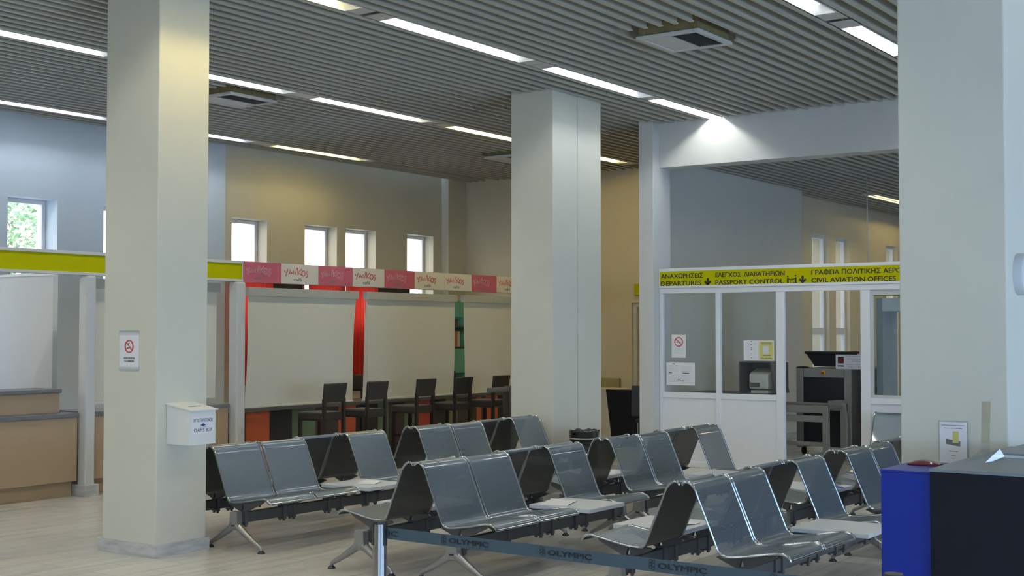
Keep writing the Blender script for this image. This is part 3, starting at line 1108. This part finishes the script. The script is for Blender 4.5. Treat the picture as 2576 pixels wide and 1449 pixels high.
# service desks
def desk(x0, x1, label, upper):
    t = thing('service_desk', label, 'desk', (x0, 11.47, 0))
    w = x1 - x0
    MB().box(0, w, 0, .55, .16, .815).build('front', M['lam'], t, bevel=.003)
    MB().box(.02, w - .02, .06, .55, 0, .16).build('plinth', M['lam'], t)
    MB().box(-.005, w + .005, -.025, .56, .815, .862).build('ledge', M['ledge'], t, bevel=.008)
    if upper:
        u = MB().box(0, w - .10, .16, .55, .862, 1.065).build('upper_tier', M['lam'], t, bevel=.003)
        MB().box(-.005, w - .09, .13, .56, 1.065, 1.108).build('ledge', M['ledge'], u, bevel=.008)
    return t


desk(6.4, 8.635, 'two-tier beige service desk at the far left', True)
desk(8.83, 10.72, 'beige service desk behind the left pillar, under the pale blind', False)
t = thing('dividing_screen', 'tall plain white dividing screen behind the two-tier desk', 'screen', (8.74, 12.04, 0))
MB().box(0, .06, 0, 2.10, .0, 2.30).build('panel', M['white'], t)
MB().box(-.01, .07, 0, 2.10, 2.30, 2.325).build('cap', M['pvc'], t)

# cafe inside: curtains, cladding, shelf unit, chairs
def curtain(x0, x1, label):
    b = MB()
    n = int((x1 - x0) / .012)
    for side in (0,):
        rings = []
        for i in range(n + 1):
            x = x0 + (x1 - x0) * i / n
            y = 14.02 + .022 * math.sin(i * .9) + .008 * math.sin(i * .37)
            rings.append([(x, y, .92), (x, y + .002, .92), (x, y + .002, 2.43), (x, y, 2.43)])
        b.loft(rings)
    o = b.build('curtain', M['curtain'], None, smooth=True)
    r = MB()
    r.box(x0, x1, 14.0, 14.26, 2.43, 2.455)
    r.build('rail', M['darkrail'], o)
    tag(o, label, 'curtain', 'red curtains on the cafe windows')


curtain(13.30, 13.98, 'red curtain showing above and beside the leftmost cafe blind')
curtain(14.74, 15.46, 'red curtain showing above the first cafe blind right part')
curtain(15.58, 16.32, 'bright red curtain in the gap between first and middle blinds')
for a, c, s in ((13.98, 14.74, 'left'), (16.34, 17.34, 'right')):
    o = MB().box(a, c, 14.16, 14.24, .0, 2.42).build('wall_cabinet', M['black'], None, bevel=.004)
    tag(o, 'dark wall board %s beneath the cafe windows, seen above the blinds' % ('between the two left curtains' if s == 'left' else 'right of the red curtains'), 'wall board')
t = thing('shelf_unit', 'teal shelf unit seen in the gap between middle and right blinds', 'shelf', (17.80, 13.86, 0))
MB().box(0, .72, .22, .24, 0, 2.23).box(0, .02, 0, .22, 0, 2.23).box(.70, .72, 0, .22, 0, 2.23).box(.02, .70, 0, .01, .98, 1.40).box(.02, .70, 0, .01, 1.95, 2.23).build('carcass', M['teal'], t)
for z in (1.40, 1.76):
    MB().box(.02, .70, -.01, .22, z, z + .03).build('shelf_board', M['darkrail'], t)
t = thing('basket', 'brown basket on the upper shelf of the teal unit', 'basket', (18.28, 13.968, 1.795))
MB().lathe([(.06, 0), (.085, .05), (.10, .12), (.088, .12), (.075, .02)], (0, 0, 0), 20).build('bowl', M['wicker'], t, smooth=True)
t = thing('carton', 'orange carton on the lower shelf of the teal unit', 'box', (18.25, 13.90, 1.432))
MB().box(-.07, .05, 0, .12, 0, .27).build('body', M['orangebox'], t, bevel=.003)
o = MB().box(18.33, 18.40, 13.90, 14.02, 1.432, 1.70).build('carton', M['cream'], None, bevel=.003)
tag(o, 'pale carton beside the orange carton on the teal unit', 'box')


# ------------------------------------------------------------------ stools
def make_stool(label, loc, group, rz=0.0):
    t = thing('bar_stool', label, 'stool', loc, rz, group)
    w = .39
    b = MB().box(0, w, 0, .42, .640, .742)
    b.build('seat', M['leather'], t, bevel=.022, seg=3)
    MB().hexa([(.012, -.012, .855), (w - .012, -.012, .855), (w - .012, .03, .855), (.012, .03, .855)],
              [(.0, -.045, 1.085), (w, -.045, 1.085), (w, -.004, 1.085), (.0, -.004, 1.085)]).build('backrest', M['leather'], t, bevel=.014, seg=3)
    for x in (.025, w - .025):
        MB().hexa([(x - .019, -.01, 0), (x + .019, -.01, 0), (x + .019, .03, 0), (x - .019, .03, 0)],
                  [(x - .019, -.015, .90), (x + .019, -.015, .90), (x + .019, .020, .90), (x - .019, .020, .90)]).build('leg', M['wood'], t)
        MB().box(x - .019, x + .019, .37, .408, 0, .665).build('leg', M['wood'], t)
    for (y, z) in ((.39, .22), (.01, .30)):
        MB().box(.044, w - .044, y - .012, y + .012, z, z + .035).build('stretcher', M['wood'], t)
    for x in (.025, w - .025):
        MB().box(x - .011, x + .011, .03, .37, .34, .37).build('stretcher', M['wood'], t)
    return t


GS = 'black leather stools along the cafe counter'
sx = [11.49, 12.26, 13.26, 14.03, 14.91]
sl = ['leftmost black leather stool at the cafe counter', 'second black stool from the left at the cafe counter', 'third black stool from the left, below the middle blind',
      'fourth black stool from the left, below the teal gap', 'black stool nearest the centre pillar, behind a grey ledge']
s0 = make_stool(sl[0], (sx[0], 10.70, 0), GS)
for i in range(1, 5):
    dup(s0, (sx[i], 10.70 + (0.03 if i == 2 else 0), 0), 0, sl[i], GS)
for x, lab in ((13.93, 'dark chair inside the cafe, seen in the red gap between blinds'), (16.12, 'dark chair inside the cafe, seen in the teal gap between blinds')):
    dup(s0, (x + .39, 12.55, 0), math.pi, lab, 'dark chairs inside the cafe')
t = thing('side_stand', 'dark stand with grey rounded ledge beside the centre pillar', 'stand', (14.45, 10.34, 0))
MB().tube([(-.14, 0, .912), (.34, 0, .912)], .035, 10, 0.7).build('ledge', M['ledge'], t, smooth=True)
MB().box(.32, .48, -.06, .10, .02, .955).build('upright', M['brownp'], t, bevel=.03, seg=3)
MB().box(.24, .56, -.16, .20, 0, .025).build('foot', M['wood'], t, bevel=.005)

# ------------------------------------------------------------------ things behind the centre pillar
t = thing('low_cabinet', 'low cream cabinet behind the centre pillar', 'cabinet', (17.12, 9.72, 0))
MB().box(0, .55, .28, 1.25, 0, .81).build('body', M['cream'], t, bevel=.005)
MB().box(-.015, .56, .28, 1.26, .81, .832).build('top', M['cream'], t, bevel=.004)
o = MB().hexa([(16.96, 9.40, 0), (17.03, 9.40, 0), (17.03, 9.98, 0), (16.96, 9.98, 0)], [(16.98, 9.56, .835), (17.04, 9.56, .835), (17.04, 10.10, .835), (16.98, 10.10, .835)]).build('display_panel', M['navy'], None, bevel=.006)
tag(o, 'black leaning panel between the centre pillar and the wall pier', 'panel')
t = thing('office_chair', 'dark blue chair half hidden behind the wall pier', 'chair', (16.36, 9.06, 0))
MB().hexa([(-.03, -.2, .50), (.03, -.2, .50), (.03, .24, .50), (-.03, .24, .50)], [(.02, -.2, .93), (.06, -.2, .93), (.06, .26, .93), (.02, .26, .93)]).build('backrest', M['darkblue'], t, bevel=.02, seg=3)
MB().box(.05, .48, -.22, .22, .40, .46).build('seat', M['darkblue'], t, bevel=.02, seg=3)
for x in (.08, .45):
    for y in (-.19, .19):
        MB().tube([(x, y, 0), (x, y, .40)], .012, 8).build('leg', M['alu'], t)
o = MB().box(W2 - .06, W2 - .003, 10.92, 11.34, .74, .93).build('wall_box', M['olivebox'], None, bevel=.004)
tag(o, 'small yellowish box on the far wall behind the centre pillar', 'box')
o = MB().box(W2 - .05, W2 - .003, 10.10, 10.64, 2.29, 2.475).build('door_sign', M['yellow'], None, bevel=.004)
tag(o, 'small yellow sign over the door behind the wall pier', 'sign')

t = thing('waste_bin', 'waste bin with black bag at the foot of the centre pillar', 'bin', (12.32, 7.60, 0))
MB().lathe([(.125, 0), (.150, .50), (.155, .505), (.150, .51), (.13, .50), (.115, .02)], (0, 0, 0), 28).build('body', M['black'], t, smooth=True)
r = []
for j, (rr, z) in enumerate([(.156, .49), (.160, .53), (.163, .585), (.166, .615), (.155, .622), (.142, .60), (.135, .45)]):
    r.append([((rr + .005 * math.sin(k * 2.1 + j)) * math.cos(2 * math.pi * k / 28), (rr + .005 * math.sin(k * 2.1 + j)) * math.sin(2 * math.pi * k / 28), z + (.008 * math.sin(k * 1.7) if j in (3, 4) else 0)) for k in range(28)])
MB().loft(r).build('bin_bag', M['bag'], t, smooth=True)
MB().torus((0, 0, .535), .164, .005, (1, 0, 0), (0, 1, 0), 28, 6).build('elastic_band', M['ytan'], t, smooth=True)

# ================================================================== DEPARTURES PARTITION
t = thing('partition', 'white framed glass partition with doorway below the departures sign', 'partition', (XB, 0, 0))
f = MB()
TOPZ, HEADZ = 2.247, 2.180
PY = [(8.058, 8.010), (7.273, 7.208), (6.469, 6.367), (5.420, 5.306), (4.10, 4.00), (2.9, 2.8)]
for a, c in PY:
    f.box(-.01, .05, c, a, 0, HEADZ)
f.box(-.01, .05, 2.8, 8.058, HEADZ, TOPZ)
for (a, c) in ((8.010, 7.273), (7.208, 6.469), (5.306, 4.10), (4.0, 2.9)):
    f.box(-.008, .048, c, a, .862, .932)
    f.box(-.008, .048, c, a, 0, .07)
f.build('frame', M['pvc'], t, bevel=.005)
for (a, c) in ((8.010, 7.273), (7.208, 6.469), (5.306, 4.10), (4.0, 2.9)):
    MB().box(.010, .030, c, a, .07, .862).build('lower_panel', M['pvc'], t)
    MB().box(.018, .023, c, a, .932, HEADZ).build('pane', M['glass'], t)
m = MB()
m.box(.005, .04, 5.27, 5.306, .932, HEADZ).box(.005, .04, 4.10, 4.14, .932, HEADZ).box(.005, .04, 4.14, 5.27, .932, .965).box(.005, .04, 4.14, 5.27, 2.12, HEADZ)
m.build('window_sash', M['ventw'], t, bevel=.003)

t = thing('departures_sign', 'long yellow departures and passport control sign', 'sign', (XB - .02, 0, 2.248))
m = MB()
m.box(-.0, .09, 2.8, 8.058, .212, .252).box(0, .09, 2.8, 8.058, 0, .030).box(0, .09, 8.048, 8.058, .03, .212).box(.012, .085, 2.8, 8.048, .03, .212)
m.build('frame', M['pvc'], t, bevel=.003)
MB().box(.002, .012, 2.8, 8.047, .030, .212).build('panel', M['yellow'], t)
z1, z2, cp = .126, .032, .058
P = lambda y, z: (.002, y, z)
for it in [
    dict(name='a', body='ΑΝΑΧΩΡΗΣΕΙΣ', pos=P(8.027, z1), right=YR, upv=ZU, cap=cp, width=.592, bold=.026),
    dict(name='b', body='DEPARTURES', pos=P(8.027, z2), right=YR, upv=ZU, cap=cp, width=.566, bold=.026),
    dict(name='c', body='ΕΛΕΓΧΟΣ', pos=P(7.263, z1), right=YR, upv=ZU, cap=cp, width=.345, bold=.026),
    dict(name='d', body='ΔΙΑΒΑΤΗΡΙΩΝ', pos=P(6.880, z1), right=YR, upv=ZU, cap=cp, width=.530, bold=.026),
    dict(name='e', body='PASSPORT CONTROL', pos=P(7.263, z2), right=YR, upv=ZU, cap=cp, width=.900, bold=.026),
    dict(name='f', body='ΓΡΑΦΕΙΑ ΠΟΛΙΤΙΚΗΣ ΑΕΡΟ', pos=P(6.008, z1), right=YR, upv=ZU, cap=cp, width=1.085, bold=.026),
    dict(name='g', body='CIVIL AVIATION OFFICES', pos=P(6.008, z2), right=YR, upv=ZU, cap=cp, width=1.015, bold=.026)]:
    it['name'] = 'lettering'
    text(m=M['ink'], parent=t, **it)
for yc in (7.371, 6.120):
    m = MB()
    strokes(m, [[(0, .088), (0, .012)]], P(yc, z2 - .002), YR, ZU, .028, .001)
    strokes(m, [[(-.040, .048), (0, .006), (.040, .048)]], P(yc, z2 - .002), YR, ZU, .028, .001)
    m.build('arrow', M['ink'], t)
m = MB()
strokes(m, [[(-.052, .0), (-.052, .062)], [(.048, .0), (.048, .070)]], P(6.256, z2 - .002), YR, ZU, .022, .001)
strokes(m, [[(-.052, .055), (-.005, .045), (.048, .058)]], P(6.256, z2 - .002), YR, ZU, .010, .001)
strokes(m, [[(-.018, .0), (-.018, .030), (.018, .030), (.018, .0)], [(.020, .004), (.070, .004)]], P(6.256, z2 - .002), YR, ZU, .007, .001)
for yy, zz in ((-.052, .080), (.046, .089)):
    strokes(m, [[(yy - .009, zz), (yy + .009, zz)]], P(6.256, z2 - .002), YR, ZU, .018, .001)
m.build('pictogram', M['ink'], t)

# notices on the panes
PX = XB + .016


def notice(name, label, y0, y1, z0, z1, m='paper'):
    t = thing(name, label, 'notice', (PX, (y0 + y1) / 2, z0), 0, 'notices stuck on the partition glass')
    MB().box(-.0015, 0, -(y1 - y0) / 2, (y1 - y0) / 2, 0, z1 - z0).build('sheet', M[m], t)
    return t


t = notice('notice', 'white no smoking notice on the first partition pane', 7.697, 7.898, 1.368, 1.658)
m = MB().torus((-.002, 0, .200), .056, .0065, (0, 1, 0), (0, 0, 1), 28, 6)
strokes(m, [[(-.040, .040), (.040, -.040)]], (-.0015, 0, .200), YR, ZU, .010, .001)
m.build('prohibition_ring', M['red'], t)
m = MB()
strokes(m, [[(-.034, 0), (.03, 0)]], (-.0015, 0, .196), YR, ZU, .010, .0008)
m.build('cigarette', M['greyink'], t)
m = MB()
bars(m, (-.0015, 0, 0), YR, ZU, [(-.07, .07, .105), (-.06, .06, .09), (-.07, .07, .065), (-.065, .065, .05)], .005)
m.build('print', M['tabl'], t)
t = notice('notice', 'wide closely printed white notice low on the first partition pane', 7.572, 7.974, 1.020, 1.304)
m = MB()
rr = []
for i in range(13):
    z = .245 - i * .017
    if i in (5, 6):
        continue
    rr.append((-.17, -.02 - random.random() * .02, z))
    rr.append((.01, .17 - random.random() * .03, z - .004))
bars(m, (-.0015, 0, 0), YR, ZU, rr, .006)
m.build('print', M['tabl'], t)
m = MB()
bars(m, (-.0015, 0, 0), YR, ZU, [(-.12, -.08, .262), (-.17, -.12, .150), (.03, .12, .148), (-.01, .05, .050)], .009)
strokes(m, [[(-.085, .045), (-.075, .10)], [(-.06, .05), (-.03, .075), (-.02, .06), (.0, .085)]], (-.0015, 0, 0), YR, ZU, .005, .0005)
m.build('heading_print', M['ink'], t)
t = notice('notice', 'white sheet beside the yellow poster on the second pane', 6.712, 6.905, 1.343, 1.590)
m = MB()
bars(m, (-.0015, 0, 0), YR, ZU, [(.0, .016, .225), (.0, .012, .19), (.0, .018, .15), (.0, .02, .128), (.0, .01, .08), (.0, .02, .03)], .012)
m.build('print', M['greyink'], t)
m = MB()
bars(m, (-.0015, 0, 0), YR, ZU, [(-.07, -.02, .02 + .016 * i) for i in range(13)] + [(.03, .08, .02 + .016 * i) for i in range(13)], .005)
m.build('fine_print', M['tabl'], t)
t = notice('poster', 'yellow printed poster on the second partition pane', 6.505, 6.708, 1.343, 1.590)
MB().box(-.0022, -.0015, -.092, .092, .012, .236).build('yellow_field', M['yelpap'], t)
MB().box(-.003, -.0022, -.03, .045, .085, .180).build('picture', M['tabl'], t)
m = MB()
bars(m, (-.0022, 0, 0), YR, ZU, [(-.07, .07, .215), (-.06, .07, .200), (-.05, .06, .06), (-.07, -.03, .028), (-.02, .07, .028)], .007)
m.build('print', M['greyink'], t)

# ================================================================== SECURITY EQUIPMENT BEHIND THE PARTITION
t = thing('baggage_scanner', 'grey baggage x-ray scanner seen through the doorway', 'scanner', (17.3, 6.83, 0))
MB().box(0, 1.7, -.395, -.295, .10, 1.19).box(0, 1.7, .29, .392, .10, 1.19).box(0, 1.7, -.295, .29, 1.065, 1.19).build('housing', M['scanner'], t, bevel=.012)
MB().box(.02, 1.68, -.400, -.396, .12, 1.17).build('side_panel', M['scandark'], t)
MB().box(.02, .04, -.295, .29, .12, 1.064).build('lead_curtain', M['black'], t)
MB().box(-.30, .02, -.31, -.18, .66, .77).build('belt_guide', M['scanner'], t, bevel=.01)
MB().box(.0, 1.6, -.29, .29, .56, .60).build('belt', M['rubber'], t)
MB().lathe([(.030, 0), (.030, .008)], (0, 0, 0), 20)
b_ = MB()
b_.tube([(-.001, -.01, 1.135), (-.014, -.01, 1.135)], .030, 16)
yb = b_.build('emergency_stop', M['stopy'], t, smooth=True)
MB().tube([(-.010, -.004, 1.128), (-.030, -.004, 1.128)], .019, 16).build('button', M['stopb'], yb, smooth=True)
for y in (-.34, .34):
    MB().lathe([(.10, 0), (.085, .018), (.04, .030)], (.12, y, 1.188), 18).build('corner_cap', M['black'], t, smooth=True)
for y in (-.34, .33):
    for x in (.12, 1.5):
        MB().tube([(x, y - .02, .05), (x, y + .02, .05)], .05, 14).build('caster', M['rubber'], t)
t = thing('tray', 'stack of black trays on top of the baggage scanner', 'tray', (17.42, 6.83, 1.218))
MB().loft([[(-.0, -.21, 0), (.32, -.21, 0), (.32, .17, 0), (0, .17, 0)], [(-.06, -.30, .170), (.40, -.30, .170), (.40, .265, .170), (-.06, .265, .170)],
           [(-.08, -.32, .172), (.42, -.32, .172), (.42, .285, .172), (-.08, .285, .172)], [(-.08, -.32, .205), (.42, -.32, .205), (.42, .285, .205), (-.08, .285, .205)]]).build('body', M['black'], t, bevel=.006)
t = thing('baggage_sign', 'white bag placement sign on the baggage scanner', 'sign', (17.31, 6.65, 1.190))
MB().box(0, .008, -.50, .0, 0, .195).build('board', M['paper'], t)
m = MB()
m.box(-.003, 0, -.115, -.030, .075, .165)
m.build('bag_symbol', M['ink'], t, bevel=.008)
m = MB()
strokes(m, [[(-.03, -.03), (.03, .03)], [(-.03, .03), (.03, -.03)]], (-.0032, -.072, .120), YR, ZU, .010, .001)
m.build('cross_mark', M['stopb'], t)
m = MB()
bars(m, (0, -.072, 0), YR, ZU, [(-.045, .045, .030)], .018, .001)
m.build('belt_symbol', M['ink'], t)
merge_text('lettering', M['greyink'], t, [dict(name='a', body=s, pos=(0, -.31, z), right=YR, upv=ZU, cap=.018, width=w, align='CENTER') for s, z, w in
                                         (('ΤΟΠΟΘΕΤΗΣΤΕ ΤΙΣ', .163, .33), ('ΑΠΟΣΚΕΥΕΣ ΣΑΣ', .128, .30), ('ΕΠΙΠΕΔΑ', .094, .17))])
merge_text('english_lettering', M['cafered'], t, [dict(name='a', body=s, pos=(0, -.31, z), right=YR, upv=ZU, cap=.016, width=w, align='CENTER') for s, z, w in
                                                 (('PLACE YOUR BAGS', .054, .33), ('FLAT ON BELT', .020, .28))])
t = thing('roller_table', 'aluminium roller table in front of the baggage scanner', 'table', (16.1, 6.28, 0))
for bb in ((-.02, .02, .655, .752), (-.02, .02, .54, .622), (.62, .66, .655, .752)):
    MB().box(bb[0], bb[1], .0, .95, bb[2], bb[3]).build('side_rail', M['scanner'], t, bevel=.004)
for x in (-.025, .60):
    for y in (.0, .88):
        MB().box(x, x + .06, y, y + .08, 0, .752).build('leg', M['scanner'], t, bevel=.004)
MB().box(-.015, .015, .08, .88, .235, .285).build('stretcher', M['scanner'], t)
m = MB()
for i in range(9):
    m.tube([(.02, .06 + i * .10, .715), (.62, .06 + i * .10, .715)], .022, 10)
m.build('rollers', M['alu'], t, smooth=True)
t = thing('walk_through_detector', 'blue grey walk-through metal detector behind the right pane', 'metal detector', (17.5, 5.55, 0))
MB().box(0, .62, .515, .585, 0, 2.15).build('side_panel', M['archm'], t, bevel=.008)
MB().box(-.012, .0, .51, .59, 0, 2.15).build('edge_strip', M['archd'], t)
MB().box(0, .62, -.585, -.515, 0, 2.15).build('side_panel', M['archm'], t, bevel=.008)
MB().box(-.005, .62, -.515, .515, 1.97, 2.15).build('crossbar', M['archm'], t, bevel=.008)
o = MB().box(19.0, 19.04, 6.2, 6.9, 2.22, 2.36).build('hanging_sign', M['yellow'])
o2 = tag(o, 'small yellow sign behind the metal detector', 'sign')
m = MB()
m.tube([(19.02, 6.3, 2.36), (19.02, 6.3, 4.1)], .006, 6).tube([(19.02, 6.8, 2.36), (19.02, 6.8, 4.1)], .006, 6)
m.build('hanger', M['alu'], o)
t = thing('computer_monitor', 'cream computer monitor in a grey hood behind the second pane', 'monitor', (16.2, 7.30, .88))
m = MB()
m.hexa([(0, -.27, 0), (.42, -.27, 0), (.42, -.255, 0), (0, -.255, 0)], [(0, -.185, .405), (.42, -.185, .405), (.42, -.170, .405), (0, -.170, .405)])
m.box(0, .42, .255, .27, 0, .405).box(0, .42, -.185, .27, .405, .42).box(.40, .42, -.255, .255, 0, .405)
m.build('hood', M['scandark'], t)
MB().loft([[(.02, -.13, .06), (.02, .13, .06), (.02, .13, .25), (.02, -.13, .25)], [(.12, -.15, .05), (.12, .15, .05), (.12, .15, .28), (.12, -.15, .28)], [(.36, -.17, .04), (.36, .17, .04), (.36, .17, .33), (.36, -.17, .33)]]).build('case', M['crt'], t, bevel=.012)
MB().box(.012, .02, -.02, .11, .08, .14).build('rear_grille', M['scandark'], t)
MB().box(.05, .33, -.12, .12, 0, .04).build('foot', M['crt'], t)
t = thing('desk', 'desk carrying the hooded monitor behind the partition', 'desk', (16.05, 7.76, 0))
MB().box(0, .65, -.50, .50, .85, .88).build('worktop', M['scandark'], t)
for x in (.02, .58):
    for y in (-.48, .43):
        MB().box(x, x + .05, y, y + .05, 0, .85).build('leg', M['alu'], t)

# ================================================================== RIGHT FOREGROUND: COUNTER, STANCHIONS
t = thing('boarding_counter', 'dark navy counter with grey top at the bottom right', 'counter', (5.31, 1.652, 0))
MB().box(0, 1.25, -1.6, 0, 0, 1.138).build('body', M['navy'], t, bevel=.003)
MB().box(-.004, 1.254, -1.604, .002, 1.138, 1.150).build('top', M['gtop'], t, bevel=.002)
MB().box(.66, 1.22, -1.58, -.07, 1.150, 1.168).build('raised_ledge', M['gtop'], t, bevel=.003)
MB().box(.650, .660, -1.58, -.07, 1.150, 1.160).build('ledge_edge', M['tabl'], t)
o = thing('boarding_counter', 'bright blue counter end panel beside the navy counter', 'counter', (5.335, 1.656, 0))
MB().box(0, .42, 0, .205, 0, 1.124).build('body', M['blue'], o, bevel=.003)
MB().box(-.002, .422, 0, .207, 1.124, 1.133).build('top', M['blue'], o, bevel=.002)
t = thing('card_case', 'dark red glossy domed case on the blue counter end', 'case', (5.60, 1.760, 1.133))
rings = []
for i in range(9):
    u = -1 + 2 * i / 8
    h = .010 + .015 * (1 - u * u)
    rings.append([(-.028, u * .066, 0), (.028, u * .066, 0), (.024, u * .066, h * .8), (0, u * .066, h), (-.024, u * .066, h * .8)])
MB().loft(rings).build('shell', M['maroon'], t, smooth=True)
MB().box(-.030, .030, -.068, .068, 0, .008).build('base', M['maroon'], t, bevel=.003)
t = thing('leaflet_holder', 'clear acrylic leaflet holder with tan strip on the grey top', 'holder', (5.80, 1.565, 1.1503))
MB().hexa([(-.12, -.03, 0), (.10, -.06, 0), (.10, .02, 0), (-.12, .05, 0)], [(-.01, -.025, .045), (.06, -.045, .045), (.06, -.005, .045), (-.01, .015, .045)]).build('foot', M['clear'], t)
MB().hexa([(.0, -.014, .03), (.012, -.014, .03), (.012, .020, .03), (.0, .020, .03)], [(.01, -.020, .250), (.02, -.020, .250), (.02, .016, .250), (.01, .016, .250)]).build('upright', M['clear'], t)
MB().hexa([(.006, -.016, .07), (.009, -.016, .07), (.009, .020, .07), (.006, .020, .07)], [(.013, -.022, .247), (.016, -.022, .247), (.016, .014, .247), (.013, .014, .247)]).build('strip', M['ytan'], t)
t = thing('poster', 'small poster of a yellow suitcase on the right pillar', 'poster', (6.636, 1.945, 1.035))
MB().box(-.0045, 0, -.072, .072, 0, .222).build('holder', M['clear'], t)
MB().box(-.006, -.0045, -.069, .066, 0, .215).build('sheet', M['paper'], t)
MB().box(-.0075, -.006, -.028, .002, .112, .170).build('suitcase_picture', M['yelpap'], t, bevel=.003)
MB().hexa([(-.0070, -.035, .095), (-.0070, .035, .106), (-.0070, .035, .132), (-.0070, -.035, .122)], [(-.006, -.035, .095), (-.006, .035, .106), (-.006, .035, .132), (-.006, -.035, .122)]).build('scale_picture', M['greyink'], t)
m = MB()
bars(m, (-.006, 0, 0), YR, ZU, [(-.058, .058, .197), (-.045, .045, .183), (-.02, .025, .070), (-.01, .01, .050)], .0026)
m.build('print', M['greyink'], t)
t = thing('wall_bell', 'round white wall fitting on the right pillar', 'wall fitting', (6.85, 1.680, 1.985))
MB().loft([[(.105 * rr * math.cos(2 * math.pi * k / 32), -y, .105 * rr * math.sin(2 * math.pi * k / 32)) for k in range(32)] for rr, y in ((1, 0), (1, .035), (.96, .045), (.8, .050), (.5, .053))]).build('cover', M['white'], t, smooth=True)
MB().loft([[(.07 * rr * math.cos(2 * math.pi * k / 24), -y, .07 * rr * math.sin(2 * math.pi * k / 24)) for k in range(24)] for rr, y in ((1, .0505), (.9, .060))]).build('centre_disc', M['ytan'], t, smooth=True)


def stanchion(x, y, label, arm):
    t = thing('stanchion', label, 'barrier post', (x, y, 0), 0, 'chrome belt barrier posts')
    MB().lathe([(.165, 0), (.165, .012), (.05, .035), (.03, .04)], (0, 0, 0), 32).build('base', M['pole'], t, smooth=True)
    MB().lathe([(.0285, .03), (.0285, .93), (.0285, .938)], (0, 0, 0), 32).build('pole', M['pole'], t, smooth=True)
    MB().lathe([(.0300, .938), (.0300, .946), (.028, .950), (.012, .951)], (0, 0, 0), 32).build('cap', M['rubber'], t, smooth=True)
    for s in (0, 1):
        a0 = math.radians(-90 if s == 0 else 143)
        ring = []
        for z in (.855, .940):
            ring.append([((.0290 if q < 4 else .0305) * math.cos(a0 + d), (.0290 if q < 4 else .0305) * math.sin(a0 + d), z) for q, d in enumerate((-.36, -.12, .12, .36, .36, .12, -.12, -.36))])
        MB().loft(ring).build('cassette', M['rubber'], t)
    return t


stanchion(4.01, 3.425, 'chrome belt barrier post in front of the middle benches', -1)
stanchion(4.05, 1.375, 'chrome belt barrier post at the bottom edge before the blue counter', 1)
t = thing('barrier_belt', 'blue grey barrier belt with dark lettering', 'belt', (4.02, 0, 0))
MB().hexa([(0, 3.393, .880), (.0012, 3.393, .880), (.0312, 1.404, .864), (.030, 1.404, .864)], [(0, 3.393, .925), (.0012, 3.393, .925), (.0312, 1.404, .909), (.030, 1.404, .909)]).build('webbing', M['belt'], t)
Rb = Vector((.030, -1.994, -.016)).normalized()
Ub = Vector((0, Rb.z * -1 * -1, 1)).normalized()
Ub = (Vector((0, 0, 1)) - Rb * Rb.z).normalized()


def bp(y, dz):
    f_ = (3.398 - y) / 1.994
    return (.030 * f_ - .0006, y, .880 - .016 * f_ + dz)


its = [dict(name='a', body='IC', pos=bp(3.388, .014), right=Rb, upv=Ub, cap=.019, width=.045, bold=.035)]
sub = []
ringm = MB()
for k in range(5):
    y = 3.091 - .449 * k
    if y < 1.6:
        break
    its.append(dict(name='a', body='OLYMPIC', pos=bp(y, .014), right=Rb, upv=Ub, cap=.0195, width=.182, bold=.055))
    for j in range(3):
        c0 = bp(y + .020, .012 + .0105 * j)
        ringm.torus((c0[0] - .0003, c0[1], c0[2]), .0062, .0009, tuple(Rb), tuple(Ub), 16, 4)
        c0 = bp(y + .028 - .014 * 0, .0175 + .0105 * j)
        if j < 3:
            ringm.torus((c0[0] - .0003, c0[1] + .0015, c0[2] - .003), .0062, .0009, tuple(Rb), tuple(Ub), 16, 4)
    for j in range(3):
        bars(ringm, bp(y - .110 - .03 * j, .0055), Rb, Ub, [(0, .004, 0)], .004)
for it in its:
    it['name'] = 'lettering'
    text(m=M['ink'], parent=t, **it)
ringm.build('emblem', M['ink'], t)

# ================================================================== OUTSIDE
t = thing('tree', 'leafy tree outside the leftmost back window', 'tree', (17.6, 26.0, -.13))
MB().tube(smooth_path([(0, 0, 0), (.1, .05, 1.2), (-.05, 0, 2.4), (.1, .1, 3.6)]), .16, 10).build('trunk', M['bark'], t, smooth=True)
b = MB()
rnd = random.Random(3)
for i in range(5200):
    while True:
        p = Vector((rnd.uniform(-1, 1), rnd.uniform(-1, 1), rnd.uniform(-1, 1)))
        if .35 < p.length < 1:
            break
    p = Vector((p.x * 1.9, p.y * 1.9, 3.9 + p.z * 2.3))
    d = Vector((rnd.gauss(0, 1), rnd.gauss(0, 1), rnd.gauss(0, 1))).normalized()
    e = d.orthogonal().normalized()
    s = rnd.uniform(.05, .11)
    b.quad(p - d * s, p + e * s * .5, p + d * s, p - e * s * .5)
b.build('foliage', M['leaf'], t)
